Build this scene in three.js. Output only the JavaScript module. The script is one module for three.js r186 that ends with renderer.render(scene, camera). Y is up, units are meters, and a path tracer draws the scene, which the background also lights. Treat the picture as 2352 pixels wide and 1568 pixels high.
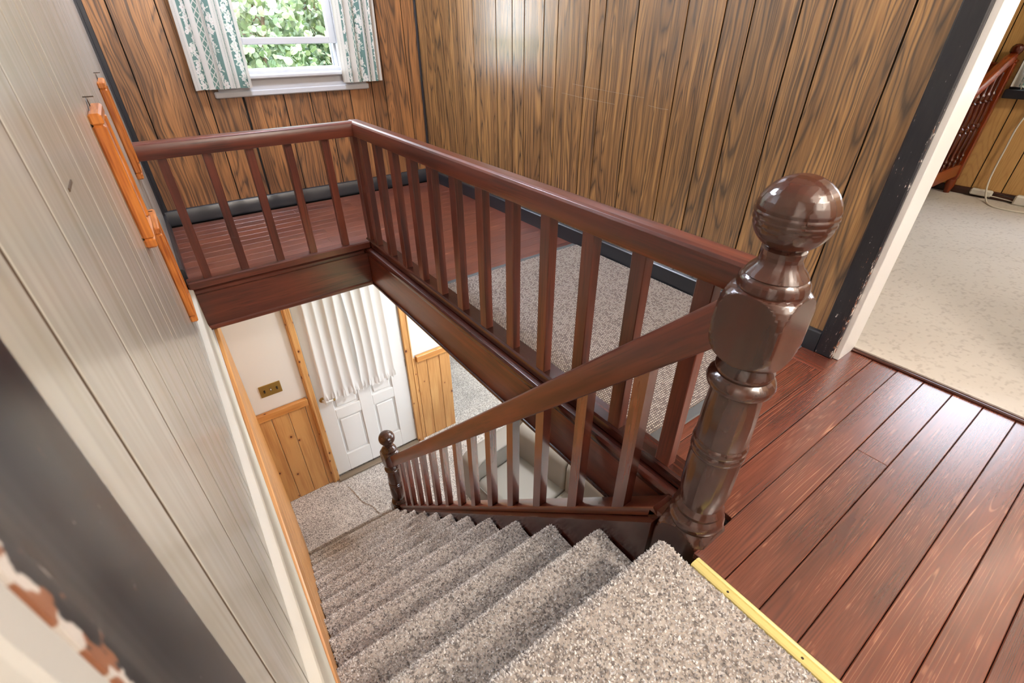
import * as THREE from 'three';
import { mergeGeometries, toCreasedNormals } from 'three/addons/utils/BufferGeometryUtils.js';
import { RectAreaLightUniformsLib } from 'three/addons/lights/RectAreaLightUniformsLib.js';

// ---------------------------------------------------------------- camera, sky, sun, lamps, exposure
RectAreaLightUniformsLib.init();
const scene = new THREE.Scene();
const camera = new THREE.PerspectiveCamera(71.56, 2352 / 1568, 0.01, 200);
camera.position.set(0, 1.06, 0);
camera.quaternion.setFromRotationMatrix(new THREE.Matrix4().makeBasis(
  new THREE.Vector3(0.80539, -0.00218, 0.59274),
  new THREE.Vector3(0.32853, 0.83399, -0.44332),
  new THREE.Vector3(-0.49337, 0.55178, 0.67240)));
camera.focus = 2.0;
camera.userData.fStop = 9;
scene.add(camera);

const renderer = new THREE.WebGLRenderer({ antialias: true });
renderer.toneMapping = THREE.LinearToneMapping;
renderer.toneMappingExposure = 1.06;
renderer.shadowMap.enabled = true;

const sunDir = new THREE.Vector3(-0.12, 1.0, 1.05).normalize();
// hazy bright sky: near white at the horizon, faintly blue overhead
{
  const w = 64, h = 64, d = new Uint8Array(w * h * 4);
  for (let y = 0; y < h; y++) for (let x = 0; x < w; x++) {
    const e = Math.max(0, (y + 0.5) / h * 2 - 1), o = (y * w + x) * 4, t = Math.pow(e, 0.7);
    d[o] = 244 - 52 * t; d[o + 1] = 246 - 30 * t; d[o + 2] = 248; d[o + 3] = 255;
  }
  const t = new THREE.DataTexture(d, w, h, THREE.RGBAFormat);
  t.mapping = THREE.EquirectangularReflectionMapping; t.colorSpace = THREE.SRGBColorSpace; t.magFilter = THREE.LinearFilter; t.needsUpdate = true;
  scene.background = scene.environment = t;
}
const SKY_LEVEL = 12.0;
scene.environmentIntensity = SKY_LEVEL;
scene.backgroundIntensity = SKY_LEVEL;

const sun = new THREE.DirectionalLight(0xfff1dc, 6.5);
sun.position.copy(sunDir).multiplyScalar(20);
sun.castShadow = true;
sun.shadow.camera.left = sun.shadow.camera.bottom = -14;
sun.shadow.camera.right = sun.shadow.camera.top = 14;
sun.shadow.camera.far = 60;
sun.shadow.mapSize.set(2048, 2048);
scene.add(sun, sun.target);

// unseen lamps (all but hall added as fill): [x, y, z, intensity (cd), colour, glow]
const UNSEEN_LAMPS = {
  hall: [1.15, 2.12, 1.05, 10.5, 0xfff4e8, 3],  // out of view, placed to light the stairs and newel from behind
  landing: [0.75, 2.2, -2.75, 8.5, 0xe2ebff, 3],  // added, stands in for daylight from the back window
  lower: [2.3, -0.40, -2.7, 8.0, 0xf8faff, 3],  // added fill for the lower hall and lower steps
  bedroom: [3.7, 2.2, 0.95, 5.2, 0xfff2e4, 3],  // added fill for the bedroom
};

// ---------------------------------------------------------------- helpers
let seed = 7;
function rnd() { seed = (seed + 0x6D2B79F5) | 0; let t = Math.imul(seed ^ (seed >>> 15), 1 | seed); t = (t + Math.imul(t ^ (t >>> 7), 61 | t)) ^ t; return ((t ^ (t >>> 14)) >>> 0) / 4294967296; }
const rr = (a, b) => a + (b - a) * rnd();
const V = (x, y, z) => new THREE.Vector3(x, y, z);
const clamp = (x, a = 0, b = 1) => Math.min(b, Math.max(a, x));
const sstep = (a, b, x) => { const t = clamp((x - a) / (b - a)); return t * t * (3 - 2 * t); };
const names = {};
function numbered(n) { const k = names[n] = (names[n] ?? -1) + 1; return k ? n + '_' + String(k).padStart(3, '0') : n; }
function shadow(o) { o.castShadow = o.receiveShadow = true; return o; }
function tag(o, label, category, group, kind) {
  if (label) o.userData.label = label;
  if (category) o.userData.category = category;
  if (group) o.userData.group = group;
  if (kind) o.userData.kind = kind;
  return o;
}
function base(name, parent = scene) { const g = new THREE.Group(); g.name = numbered(name); parent.add(g); return g; }
function thing(name, label, category, pos = [0, 0, 0], group) {
  const g = base(name); g.position.set(...pos); return tag(g, label, category, group);
}
function struct(name) { const g = base(name); g.userData.kind = 'structure'; return g; }
// one named mesh out of one or several geometries
function obj(name, geo, m, parent) {
  const list = Array.isArray(geo) ? geo.map((g) => g.index ? g.toNonIndexed() : g) : null;
  const g = list ? (list.length > 1 ? mergeGeometries(list.map((x) => { for (const k of Object.keys(x.attributes)) if (!['position', 'normal', 'uv'].includes(k)) x.deleteAttribute(k); return x; })) : list[0]) : geo;
  const o = new THREE.Mesh(g, m);
  o.name = parent && parent !== scene ? name : numbered(name);
  (parent ?? scene).add(shadow(o));
  return o;
}
// texture coordinates in metres; v runs along the grain axis
function uvm(geo, grain = 'y', ou = 0, ov = 0) {
  const g = geo.index ? geo.toNonIndexed() : geo, p = g.attributes.position, n = g.attributes.normal, uv = new Float32Array(p.count * 2);
  const ax = { x: 0, y: 1, z: 2 }[grain];
  for (let i = 0; i < p.count; i += 3) {
    const nn = [0, 0, 0], P = [];
    for (let k = 0; k < 3; k++) { nn[0] += Math.abs(n.getX(i + k)); nn[1] += Math.abs(n.getY(i + k)); nn[2] += Math.abs(n.getZ(i + k)); P.push([p.getX(i + k), p.getY(i + k), p.getZ(i + k)]); }
    let d = 0; if (nn[1] > nn[d]) d = 1; if (nn[2] > nn[d]) d = 2;
    let va = ax, ua = [0, 1, 2].find((a) => a !== d && a !== ax);
    if (d === ax) { const o = [0, 1, 2].filter((a) => a !== ax); ua = o[0]; va = o[1]; }
    for (let k = 0; k < 3; k++) { uv[(i + k) * 2] = P[k][ua] + ou + d * 0.137; uv[(i + k) * 2 + 1] = P[k][va] + ov; }
  }
  g.setAttribute('uv', new THREE.BufferAttribute(uv, 2));
  return g;
}
// box from corner to corner with chamfered edges
function bx(x0, y0, z0, x1, y1, z1, c = 0.002, grain = 'y', ou, ov) {
  if (x1 < x0) [x0, x1] = [x1, x0]; if (y1 < y0) [y0, y1] = [y1, y0]; if (z1 < z0) [z0, z1] = [z1, z0];
  c = Math.min(c, (x1 - x0) * 0.45, (y1 - y0) * 0.45, (z1 - z0) * 0.45);
  const lo = [x0, y0, z0], hi = [x1, y1, z1], pos = [];
  const P = (s, ax) => [0, 1, 2].map((a) => (s[a] < 0 ? lo[a] + (a === ax ? 0 : c) : hi[a] - (a === ax ? 0 : c)));
  const ctr = [0, 1, 2].map((a) => (lo[a] + hi[a]) / 2);
  const tri = (a, b, d) => {
    const u = [b[0] - a[0], b[1] - a[1], b[2] - a[2]], v = [d[0] - a[0], d[1] - a[1], d[2] - a[2]];
    const n = [u[1] * v[2] - u[2] * v[1], u[2] * v[0] - u[0] * v[2], u[0] * v[1] - u[1] * v[0]];
    const m = [0, 1, 2].map((k) => (a[k] + b[k] + d[k]) / 3 - ctr[k]);
    if (n[0] * m[0] + n[1] * m[1] + n[2] * m[2] < 0) pos.push(...a, ...d, ...b); else pos.push(...a, ...b, ...d);
  };
  const quad = (a, b, d, e) => { tri(a, b, d); tri(a, d, e); };
  for (let ax = 0; ax < 3; ax++) {
    const b = (ax + 1) % 3, d = (ax + 2) % 3;
    for (const s of [-1, 1]) {
      const c4 = [[-1, -1], [1, -1], [1, 1], [-1, 1]].map(([p, q]) => { const t = [0, 0, 0]; t[ax] = s; t[b] = p; t[d] = q; return P(t, ax); });
      quad(...c4);
    }
    if (c > 0) for (const p of [-1, 1]) for (const q of [-1, 1]) {
      const t0 = [0, 0, 0], t1 = [0, 0, 0]; t0[ax] = -1; t1[ax] = 1; t0[b] = t1[b] = p; t0[d] = t1[d] = q;
      quad(P(t0, b), P(t1, b), P(t1, d), P(t0, d));
    }
  }
  if (c > 0) for (const a of [-1, 1]) for (const b of [-1, 1]) for (const d of [-1, 1]) { const s = [a, b, d]; tri(P(s, 0), P(s, 1), P(s, 2)); }
  const g = new THREE.BufferGeometry();
  g.setAttribute('position', new THREE.Float32BufferAttribute(pos, 3));
  g.computeVertexNormals();
  return uvm(g, grain, ou ?? rnd() * 3, ov ?? rnd() * 3);
}
// outline of (z, y) points (or a Shape drawn in (-z, y)) pushed along x
function prismX(pts, x0, x1, { crease = 0.6, grain = 'z', curve = 6, ou, ov } = {}) {
  const s = Array.isArray(pts) ? new THREE.Shape(pts.map(([z, y]) => new THREE.Vector2(-z, y))) : pts;
  let g = new THREE.ExtrudeGeometry(s, { depth: x1 - x0, bevelEnabled: false, curveSegments: curve });
  g.rotateY(Math.PI / 2); g.translate(x0, 0, 0);
  g = toCreasedNormals(g, crease);
  return uvm(g, grain, ou ?? rnd() * 3, ov ?? rnd() * 3);
}
// outline of (x, y) points pushed along z
function prismZ(pts, z0, z1, { crease = 0.6, grain = 'z', curve = 6, ou, ov } = {}) {
  const s = Array.isArray(pts) ? new THREE.Shape(pts.map(([x, y]) => new THREE.Vector2(x, y))) : pts;
  let g = new THREE.ExtrudeGeometry(s, { depth: z1 - z0, bevelEnabled: false, curveSegments: curve });
  g.translate(0, 0, z0);
  g = toCreasedNormals(g, crease);
  return uvm(g, grain, ou ?? rnd() * 3, ov ?? rnd() * 3);
}
function roundRect(x0, y0, x1, y1, rb, rt) {
  const s = new THREE.Shape();
  s.moveTo(x0 + rb, y0); s.lineTo(x1 - rb, y0); s.absarc(x1 - rb, y0 + rb, rb, -Math.PI / 2, 0);
  s.lineTo(x1, y1 - rt); s.absarc(x1 - rt, y1 - rt, rt, 0, Math.PI / 2);
  s.lineTo(x0 + rt, y1); s.absarc(x0 + rt, y1 - rt, rt, Math.PI / 2, Math.PI);
  s.lineTo(x0, y0 + rb); s.absarc(x0 + rb, y0 + rb, rb, Math.PI, Math.PI * 1.5);
  return s;
}
function lathe(pts, seg = 32, crease = 0.5) {
  const g = new THREE.LatheGeometry(pts.map(([r, y]) => new THREE.Vector2(Math.max(r, 1e-4), y)), seg);
  return uvm(toCreasedNormals(g, crease), 'y', rnd(), rnd());
}
function tube(pts, r, seg = 48, rad = 8) { return new THREE.TubeGeometry(new THREE.CatmullRomCurve3(pts.map((p) => V(...p))), seg, r, rad); }

// ---------------------------------------------------------------- noise and textures
function hash(x, y, s) { let h = Math.imul(x, 374761393) ^ Math.imul(y, 668265263) ^ Math.imul(s, 2147483647 ^ 0x5bd1e995); h = Math.imul(h ^ (h >>> 13), 1274126177); return ((h ^ (h >>> 16)) >>> 0) / 4294967296; }
// value noise that repeats after px by py cells
function vn(x, y, px, py, s) {
  const xi = Math.floor(x), yi = Math.floor(y), fx = x - xi, fy = y - yi;
  const x0 = ((xi % px) + px) % px, x1 = (x0 + 1) % px, y0 = ((yi % py) + py) % py, y1 = (y0 + 1) % py;
  const u = fx * fx * (3 - 2 * fx), v = fy * fy * (3 - 2 * fy);
  const a = hash(x0, y0, s), b = hash(x1, y0, s), c = hash(x0, y1, s), d = hash(x1, y1, s);
  return a + (b - a) * u + (c - a) * v + (a - b - c + d) * u * v;
}
function fb(u, v, px, py, s, o = 3) { let t = 0, a = 0.5, n = 0; for (let i = 0; i < o; i++) { t += a * vn(u * px, v * py, px, py, s + i * 17); n += a; a *= 0.5; px *= 2; py *= 2; } return t / n; }
function makeTex(w, h, W, H, fn, srgb = true) {
  const d = new Uint8Array(w * h * 4), c = [0, 0, 0];
  for (let j = 0; j < h; j++) for (let i = 0; i < w; i++) {
    fn((i + 0.5) / w, (j + 0.5) / h, c);
    const o = (j * w + i) * 4;
    d[o] = clamp(c[0], 0, 255); d[o + 1] = clamp(c[1], 0, 255); d[o + 2] = clamp(c[2], 0, 255); d[o + 3] = 255;
  }
  const t = new THREE.DataTexture(d, w, h, THREE.RGBAFormat);
  t.wrapS = t.wrapT = THREE.RepeatWrapping; t.magFilter = THREE.LinearFilter; t.minFilter = THREE.LinearMipmapLinearFilter; t.generateMipmaps = true;
  t.repeat.set(1 / W, 1 / H);
  if (srgb) t.colorSpace = THREE.SRGBColorSpace;
  t.needsUpdate = true;
  return t;
}
const mix3 = (c, a, b, t) => { c[0] = a[0] + (b[0] - a[0]) * t; c[1] = a[1] + (b[1] - a[1]) * t; c[2] = a[2] + (b[2] - a[2]) * t; };
const std = (o) => new THREE.MeshPhysicalMaterial(o);

// dark rosewood-print panelling: stretched noise whose contour lines give the figure
const panelTex = makeTex(1024, 2048, 1.2, 2.4, (u, v, c) => {
  const wu = u + 0.012 * (vn(u * 6, v * 10, 6, 10, 3) - 0.5) + 0.004 * (vn(u * 20, v * 34, 20, 34, 4) - 0.5);
  const b = fb(wu, v, 9, 2, 11, 2) * 0.74 + vn(wu * 40, v * 3, 40, 3, 21) * 0.26;
  const k = b * 17, f = k - Math.floor(k);
  const line = Math.pow(1 - Math.abs(f * 2 - 1), 3.2), tone = sstep(0.25, 0.75, vn(b * 30, 0.5, 512, 1, 9));
  const fine = vn(wu * 210, v * 7, 210, 7, 31), fib = vn(u * 460, v * 40, 460, 40, 41);
  const blot = fb(u, v, 8, 3, 51, 2);
  mix3(c, [174, 132, 86], [130, 97, 65], clamp(tone * 0.65 + (fine - 0.35) * 0.8));
  const dark = clamp(line * 1.05 * sstep(0.2, 0.62, fine * 0.55 + blot * 0.55) + sstep(0.6, 0.95, fine) * 0.36 + sstep(0.62, 0.8, blot) * 0.25);
  mix3(c, c.slice(), [80, 64, 50], dark * 0.88);
  const g = 0.9 + 0.2 * fib; c[0] *= g; c[1] *= g; c[2] *= g;
});
// light grey-beige panelling of the left wall
const paleTex = makeTex(512, 512, 1.2, 2.4, (u, v, c) => {
  const s = fb(u, v, 26, 3, 5, 3), f = vn(u * 180, v * 20, 180, 20, 8);
  mix3(c, [188, 187, 180], [168, 163, 149], clamp((s - 0.3) * 1.35));
  const g = 0.96 + 0.08 * f; c[0] *= g; c[1] *= g; c[2] *= g;
});
// dark red floor boards with the pale early wood worn through
const wear = (u, v) => sstep(0.36, 0.58, fb(u, v, 6, 5, 77, 3));
function floorGrain(u, v) {
  const wu = u + 0.006 * (vn(u * 8, v * 7, 8, 7, 3) - 0.5);
  const b = fb(wu, v, 9, 1, 14, 2), k = b * 34 + u * 120, f = k - Math.floor(k);
  return Math.pow(1 - Math.abs(f * 2 - 1), 2.2);
}
const floorTex = makeTex(1024, 2048, 0.8, 2.0, (u, v, c) => {
  const gr = floorGrain(u, v), w = wear(u, v), t = fb(u, v, 14, 5, 61, 3), fib = vn(u * 300, v * 30, 300, 30, 19);
  mix3(c, [122, 68, 50], [94, 52, 42], clamp((t - 0.28) * 1.8));
  mix3(c, c.slice(), [58, 28, 24], 0.35 * gr * (1 - w));
  const scr = sstep(0.80, 0.9, vn(u * 46, v * 26, 46, 26, 91)) * sstep(0.5, 0.8, fib);
  mix3(c, c.slice(), [196, 150, 118], clamp(w * sstep(0.6, 0.95, gr) * 0.62 * (0.4 + fib) + scr * 0.35));
  const g = 0.92 + 0.16 * fib; c[0] *= g; c[1] *= g; c[2] *= g;
});
const floorBump = makeTex(512, 1024, 0.8, 2.0, (u, v, c) => { const g = 150 + 70 * floorGrain(u, v) + 30 * vn(u * 60, v * 60, 60, 60, 5); c[0] = c[1] = c[2] = g; }, false);
// stained mahogany of the rails
const mahoTex = makeTex(512, 1024, 0.5, 1.2, (u, v, c) => {
  const s = fb(u, v, 22, 3, 15, 3), f = vn(u * 150, v * 14, 150, 14, 25), b = fb(u, v, 5, 5, 35, 2);
  mix3(c, [132, 72, 54], [88, 46, 39], clamp((s - 0.25) * 1.7));
  mix3(c, c.slice(), [60, 38, 35], clamp((f - 0.55) * 0.9 + (b - 0.55) * 0.9));
});
const newelTex = makeTex(256, 512, 0.5, 1.2, (u, v, c) => {
  const s = fb(u, v, 14, 5, 215, 3), b = fb(u, v, 6, 6, 235, 3);
  mix3(c, [112, 74, 60], [84, 56, 48], clamp((s - 0.3) * 1.5));
  mix3(c, c.slice(), [126, 62, 44], sstep(0.55, 0.75, b) * 0.5);
});
const oakTex = makeTex(256, 512, 0.25, 0.6, (u, v, c) => {
  const s = fb(u, v, 18, 3, 65, 3), f = vn(u * 90, v * 12, 90, 12, 75);
  mix3(c, [206, 128, 58], [152, 78, 28], clamp((s - 0.25) * 1.4 + (f - 0.6) * 0.9));
});
const knots = []; for (let i = 0; i < 11; i++) knots.push([rnd(), rnd(), rr(0.45, 1.35)]);
const pineTex = makeTex(512, 1024, 0.6, 1.2, (u, v, c) => {
  const s = fb(u, v, 16, 3, 85, 3), f = vn(u * 120, v * 10, 120, 10, 95);
  let k = 0, ring = 0;
  for (const [a, b, r] of knots) {
    let du = u - a, dv = v - b; du -= Math.round(du); dv -= Math.round(dv);
    const d = Math.hypot(du * 0.6, dv * 1.2 * 0.75) / (0.0085 * r);
    if (d < 3) { k = Math.max(k, 1 - sstep(0.8, 1.15, d)); ring = Math.max(ring, (1 - d / 3) * 0.7); }
  }
  mix3(c, [214, 164, 104], [184, 128, 74], clamp((s - 0.3) * 1.5 + (f - 0.6) * 0.5));
  mix3(c, c.slice(), [150, 82, 36], ring * 0.7);
  mix3(c, c.slice(), [86, 42, 24], k * 0.9);
});
const lightPanelTex = makeTex(512, 1024, 1.2, 2.4, (u, v, c) => {
  const b = fb(u, v, 9, 3, 111, 2), k = b * 16, f = k - Math.floor(k), fine = vn(u * 220, v * 60, 220, 60, 121);
  mix3(c, [208, 164, 102], [182, 136, 78], clamp(Math.pow(1 - Math.abs(2 * f - 1), 3) * 0.6 + (fine - 0.5) * 0.5));
});
const speckle = (dens, pal) => (u, v, c) => {
  const a = hash(Math.floor(u * dens), Math.floor(v * dens), 5), b = hash(Math.floor(u * dens * 0.61), Math.floor(v * dens * 0.61), 9);
  const p = pal[Math.floor((a * 0.75 + b * 0.25) * pal.length) % pal.length], t = 0.9 + 0.2 * fb(u, v, 6, 6, 3, 2);
  c[0] = p[0] * t; c[1] = p[1] * t; c[2] = p[2] * t;
};
const PILE = [[232, 228, 224], [218, 212, 206], [208, 202, 197], [186, 179, 174], [142, 136, 133], [230, 227, 224]];
const carpetTex = makeTex(512, 512, 1.6, 1.6, speckle(230, PILE));
const bedroomCarpetTex = makeTex(512, 512, 1.5, 1.5, (u, v, c) => {
  const a = fb(u, v, 90, 130, 7, 2), b = fb(u, v, 4, 4, 9, 2);
  mix3(c, [196, 188, 178], [160, 150, 140], clamp(sstep(0.55, 0.85, a) * 0.45 + (b - 0.45) * 0.5));
});
const pileBump = makeTex(512, 512, 1.6, 1.6, (u, v, c) => { const a = hash(Math.floor(u * 230), Math.floor(v * 230), 5); c[0] = c[1] = c[2] = 255 * a; }, false);
const matFn = (u, v) => { const n = 62, row = Math.floor(v * n), x = u * n + (row % 2) * 0.5, fx = x - Math.floor(x), fy = v * n - row; return [Math.sin(Math.PI * fx) * Math.sin(Math.PI * fy), Math.floor(x) % n, row]; };
const matTex = makeTex(1024, 1024, 0.5, 0.5, (u, v, c) => {
  const [h, i, r] = matFn(u, v), a = hash(i, r, 3), t = sstep(0.1, 0.7, h);
  mix3(c, [104, 94, 92], a < 0.5 ? [218, 208, 198] : a < 0.8 ? [192, 178, 168] : [156, 142, 136], t);
});
const matBump = makeTex(512, 512, 0.5, 0.5, (u, v, c) => { c[0] = c[1] = c[2] = 255 * matFn(u, v)[0]; }, false);
// black painted trim with paint worn off along its edges (u across the board, in its own width)
function chipTex(W, H, edge, amt, sd, low) {
  return makeTex(512, 1024, W, H, (u, v, c) => {
    const n = fb(u, v, 40, 150, sd, 3), m = fb(u, v, 14, 44, sd + 3, 3), e = edge(u);
    const chip = sstep(0.56, 0.60, n * 0.6 + m * 0.4 + e * amt * (low ? 0.45 + 0.75 * sstep(0.36, 0.02, v) : 1) - 0.19 + (low ? 0.06 * sstep(0.3, 0.0, v) : 0));
    mix3(c, [27, 29, 35], [42, 42, 45], m);
    mix3(c, c.slice(), fb(u, v, 26, 90, sd + 9, 2) > 0.5 ? [142, 94, 68] : [206, 200, 192], chip);
  });
}

// ---------------------------------------------------------------- materials
const M = {
  panelRight: std({ map: panelTex, color: 0xf6f2e6, roughness: 0.27, ior: 2.0, bumpMap: panelTex, bumpScale: 0.0004 }),
  panelBack: std({ map: panelTex, color: 0xf2ddd0, roughness: 0.34, ior: 1.6, bumpMap: panelTex, bumpScale: 0.0004 }),
  gap: std({ color: 0x16130f, roughness: 0.8 }),
  pale: std({ map: paleTex, roughness: 0.24, ior: 1.7 }),
  paleGap: std({ color: 0x4c3a26, roughness: 0.8 }),
  floor: std({ map: floorTex, color: 0xe8dcd6, roughness: 0.27, ior: 1.95, bumpMap: floorBump, bumpScale: 0.0001 }),
  floorWorn: std({ map: floorTex, color: 0xf0dcd4, roughness: 0.33, ior: 2.0, bumpMap: floorBump, bumpScale: 0.0001 }),
  floorGap: std({ color: 0x1a0f0b, roughness: 0.9 }),
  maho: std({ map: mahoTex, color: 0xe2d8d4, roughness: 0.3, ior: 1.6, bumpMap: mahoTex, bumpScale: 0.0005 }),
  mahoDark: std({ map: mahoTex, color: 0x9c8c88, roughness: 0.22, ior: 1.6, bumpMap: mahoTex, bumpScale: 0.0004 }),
  newel: std({ map: newelTex, color: 0xa6938a, roughness: 0.2, ior: 1.7, bumpMap: newelTex, bumpScale: 0.0003 }),
  black: std({ color: 0x24262b, roughness: 0.28, ior: 1.6 }),
  oak: std({ map: oakTex, roughness: 0.4 }),
  pine: std({ map: pineTex, roughness: 0.42 }),
  pineLight: std({ map: pineTex, color: 0xfff0dc, roughness: 0.42 }),
  lightPanel: std({ map: lightPanelTex, roughness: 0.4 }),
  white: std({ color: 0xe6e3de, roughness: 0.55 }),
  whiteGloss: std({ color: 0xe9e8e6, roughness: 0.35 }),
  cream: std({ color: 0xd9d2c2, roughness: 0.45 }),
  ceiling: std({ color: 0xe8e4dc, roughness: 0.9 }),
  carpet: std({ map: carpetTex, roughness: 1, bumpMap: pileBump, bumpScale: 0.004 }),
  carpetUnder: std({ map: carpetTex, color: 0xd8d0c8, roughness: 1 }),
  tuft: std({ color: 0xffffff, roughness: 1, sheen: 0.3, sheenRoughness: 0.8, sheenColor: new THREE.Color(0.5, 0.5, 0.5) }),
  bedroomCarpet: std({ map: bedroomCarpetTex, roughness: 1, bumpMap: bedroomCarpetTex, bumpScale: 0.004 }),
  mat: std({ map: matTex, roughness: 1, bumpMap: matBump, bumpScale: 0.004 }),
  binding: std({ color: 0x595d60, roughness: 0.6 }),
  brassTrim: std({ color: 0xdccb82, roughness: 0.4, metalness: 0.25 }),
  brass: std({ color: 0xa98a4a, roughness: 0.38, metalness: 0.6 }),
  steel: std({ color: 0xb8b8b8, roughness: 0.3, metalness: 0.9 }),
  darkMetal: std({ color: 0x4a4238, roughness: 0.4, metalness: 0.7 }),
  bedWood: std({ map: oakTex, color: 0xa87460, roughness: 0.25, ior: 1.6 }),
  bedDark: std({ map: oakTex, color: 0x6c4236, roughness: 0.22, ior: 1.6 }),
  scratch: std({ color: 0xa08c74, roughness: 0.6 }),
  greyPaint: std({ color: 0xb9b8b2, roughness: 0.6 }),
  baluster: std({ map: mahoTex, color: 0xf0e4dc, roughness: 0.2, ior: 2.3 }),
  doorSill: std({ color: 0x847462, roughness: 0.5 }),
  windowPaint: std({ color: 0xc4c4c6, roughness: 0.45 }),
  plastic: std({ color: 0xe2ded4, roughness: 0.45 }),
  cord: std({ color: 0xd8d2c4, roughness: 0.5 }),
  glass: std({ color: 0xffffff, transmission: 1, roughness: 0.02, thickness: 0 }),
  pictureGlass: std({ color: 0xd8d4cc, roughness: 0.08, ior: 1.6 }),
  doorCurtain: std({ color: 0xf2f0ee, roughness: 0.95, transmission: 0.4, thickness: 0, side: THREE.DoubleSide }),
  sofa: std({ color: 0x8c867e, roughness: 0.55, sheen: 0.3, sheenColor: new THREE.Color(0.6, 0.6, 0.6) }),
  piping: std({ color: 0x76716a, roughness: 0.7 }),
  bark: std({ color: 0x5c4c3c, roughness: 0.95 }),
  grassGround: std({ color: 0x6f8a4c, roughness: 1 }),
  exterior: std({ color: 0xd8d4cc, roughness: 0.8 }),
};
const leafMats = [0x6c844c, 0x84986a, 0xa0ae88, 0x587044, 0xb4c0a6].map((c) => std({ color: c, roughness: 0.5, transmission: 0.35, thickness: 0, side: THREE.DoubleSide }));

// ---------------------------------------------------------------- rooms
const YL = -2.788, XR = 1.87, ZB = -3.69, YC = 2.35;
const CAPY = -0.24;                                    // underside of the upper floor
const xLeft = (z) => -0.088 - 0.0137 * z;              // face of the left wall
const xPine = (z) => -0.066 - 0.0245 * z;              // face of the pine wall below it
const LEFT_TURN = -Math.atan(0.0137), PINE_TURN = -Math.atan(0.0245);

// upper floor: a slab in pieces around the stair opening, boards on top
{
  const f = struct('floor');
  const slab = (x0, z0, x1, z1) => bx(x0, CAPY + 0.02, z0, x1, -0.021, z1, 0);
  obj('subfloor', [slab(0.905, -3.69, 2.0, 1.6), slab(-0.3, -3.69, 0.905, -2.66), slab(-0.3, 0.62, 0.905, 1.6)], M.floorGap, f);
  const w = 0.0838;
  for (let k = -15; k < 44; k++) {
    const z1 = -0.033 - w * k + 0.0, z0 = z1 - w; if (z0 < ZB + 0.0) continue;
    const zm = (z0 + z1) / 2;
    let xl = zm < -2.66 ? -0.045 : zm < -0.30 ? 0.915 : 0.752;
    let xr = zm > -0.47 && zm < 0.42 ? 1.978 : XR - 0.002;
    if (zm > -0.62 && zm < -0.42 && xr < 1.9) xr = XR - 0.12;      // a border board runs along the trim here
    const cuts = [xl];
    if (zm < -2.66 || (k % 3 === 1 && zm > -0.3)) cuts.push(xl + (xr - xl) * rr(0.3, 0.7));
    cuts.push(xr);
    for (let i = 0; i + 1 < cuts.length; i++)
      obj('plank', bx(cuts[i] + 0.0006, -0.021, z0 + (zm < -0.7 ? 0.0004 : 0.0009), cuts[i + 1] - 0.0006, zm < -0.7 ? 0 : rr(-0.0006, 0.0004), z1 - (zm < -0.7 ? 0.0004 : 0.0009), zm < -0.7 ? 0.0005 : 0.0016, 'x'), zm < -0.7 ? M.floorWorn : M.floor, f);
  }
  obj('plank', bx(XR - 0.119, -0.021, -0.617, XR - 0.003, 0, -0.44, 0.0015, 'z'), M.floor, f);
}
// bedroom floor
{
  const f = struct('floor_bedroom');
  obj('carpet', uvm(new THREE.BoxGeometry(2.92, 0.26, 4.6).translate(3.455, -0.116, -0.7), 'z'), M.bedroomCarpet, f);
  // the frayed carpet edge at the doorway, over a dark wooden threshold
  obj('threshold', bx(1.979, -0.02, -0.465, 2.012, 0.009, 0.42, 0.004, 'z'), M.mahoDark, f);
}
// lower floor
{
  const f = struct('floor_lower');
  obj('carpet', uvm(new THREE.BoxGeometry(6.2, 0.12, 8.4).translate(2.6, YL - 0.06, -2.5), 'z'), M.carpet, f);
  // the wrinkle in the carpet in front of the door
  const c = [[0.545, -3.56], [0.575, -3.42], [0.60, -3.27], [0.655, -3.17], [0.675, -3.06], [0.72, -2.96], [0.79, -2.88]];
  obj('carpet_wrinkle', uvm(tube(c.map(([x, z], i) => [x, YL + (i === 0 || i === 6 ? -0.008 : -0.002), z]), 0.012, 40, 8), 'z'), M.carpet, f);
  obj('door_sill', bx(0.50, YL, -3.70, 1.40, YL + 0.028, -3.635, 0.006, 'x'), M.doorSill, f);
}
{ const c = struct('ceiling'); obj('ceiling_board', bx(-0.5, YC, -3.9, 2.0, YC + 0.14, 1.75, 0), M.ceiling, c); }
{ const c = struct('ceiling_bedroom'); obj('ceiling_board', bx(2.0, YC, -3.1, 5.1, YC + 0.14, 1.75, 0), M.ceiling, c); }
{
  const c = struct('ceiling_lower');
  obj('ceiling_board', [bx(0.905, CAPY - 0.012, -3.69, 2.0, CAPY + 0.02, 1.6, 0), bx(-0.3, CAPY - 0.012, -3.69, 0.905, CAPY + 0.02, -2.645, 0), bx(2.0, CAPY - 0.012, -5.4, 5.6, CAPY + 0.02, 1.6, 0), bx(-0.3, CAPY - 0.012, 0.62, 0.905, CAPY + 0.02, 1.6, 0), bx(1.86, CAPY - 0.012, -5.4, 2.0, CAPY + 0.02, -3.69, 0)], M.ceiling, c);
}

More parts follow.
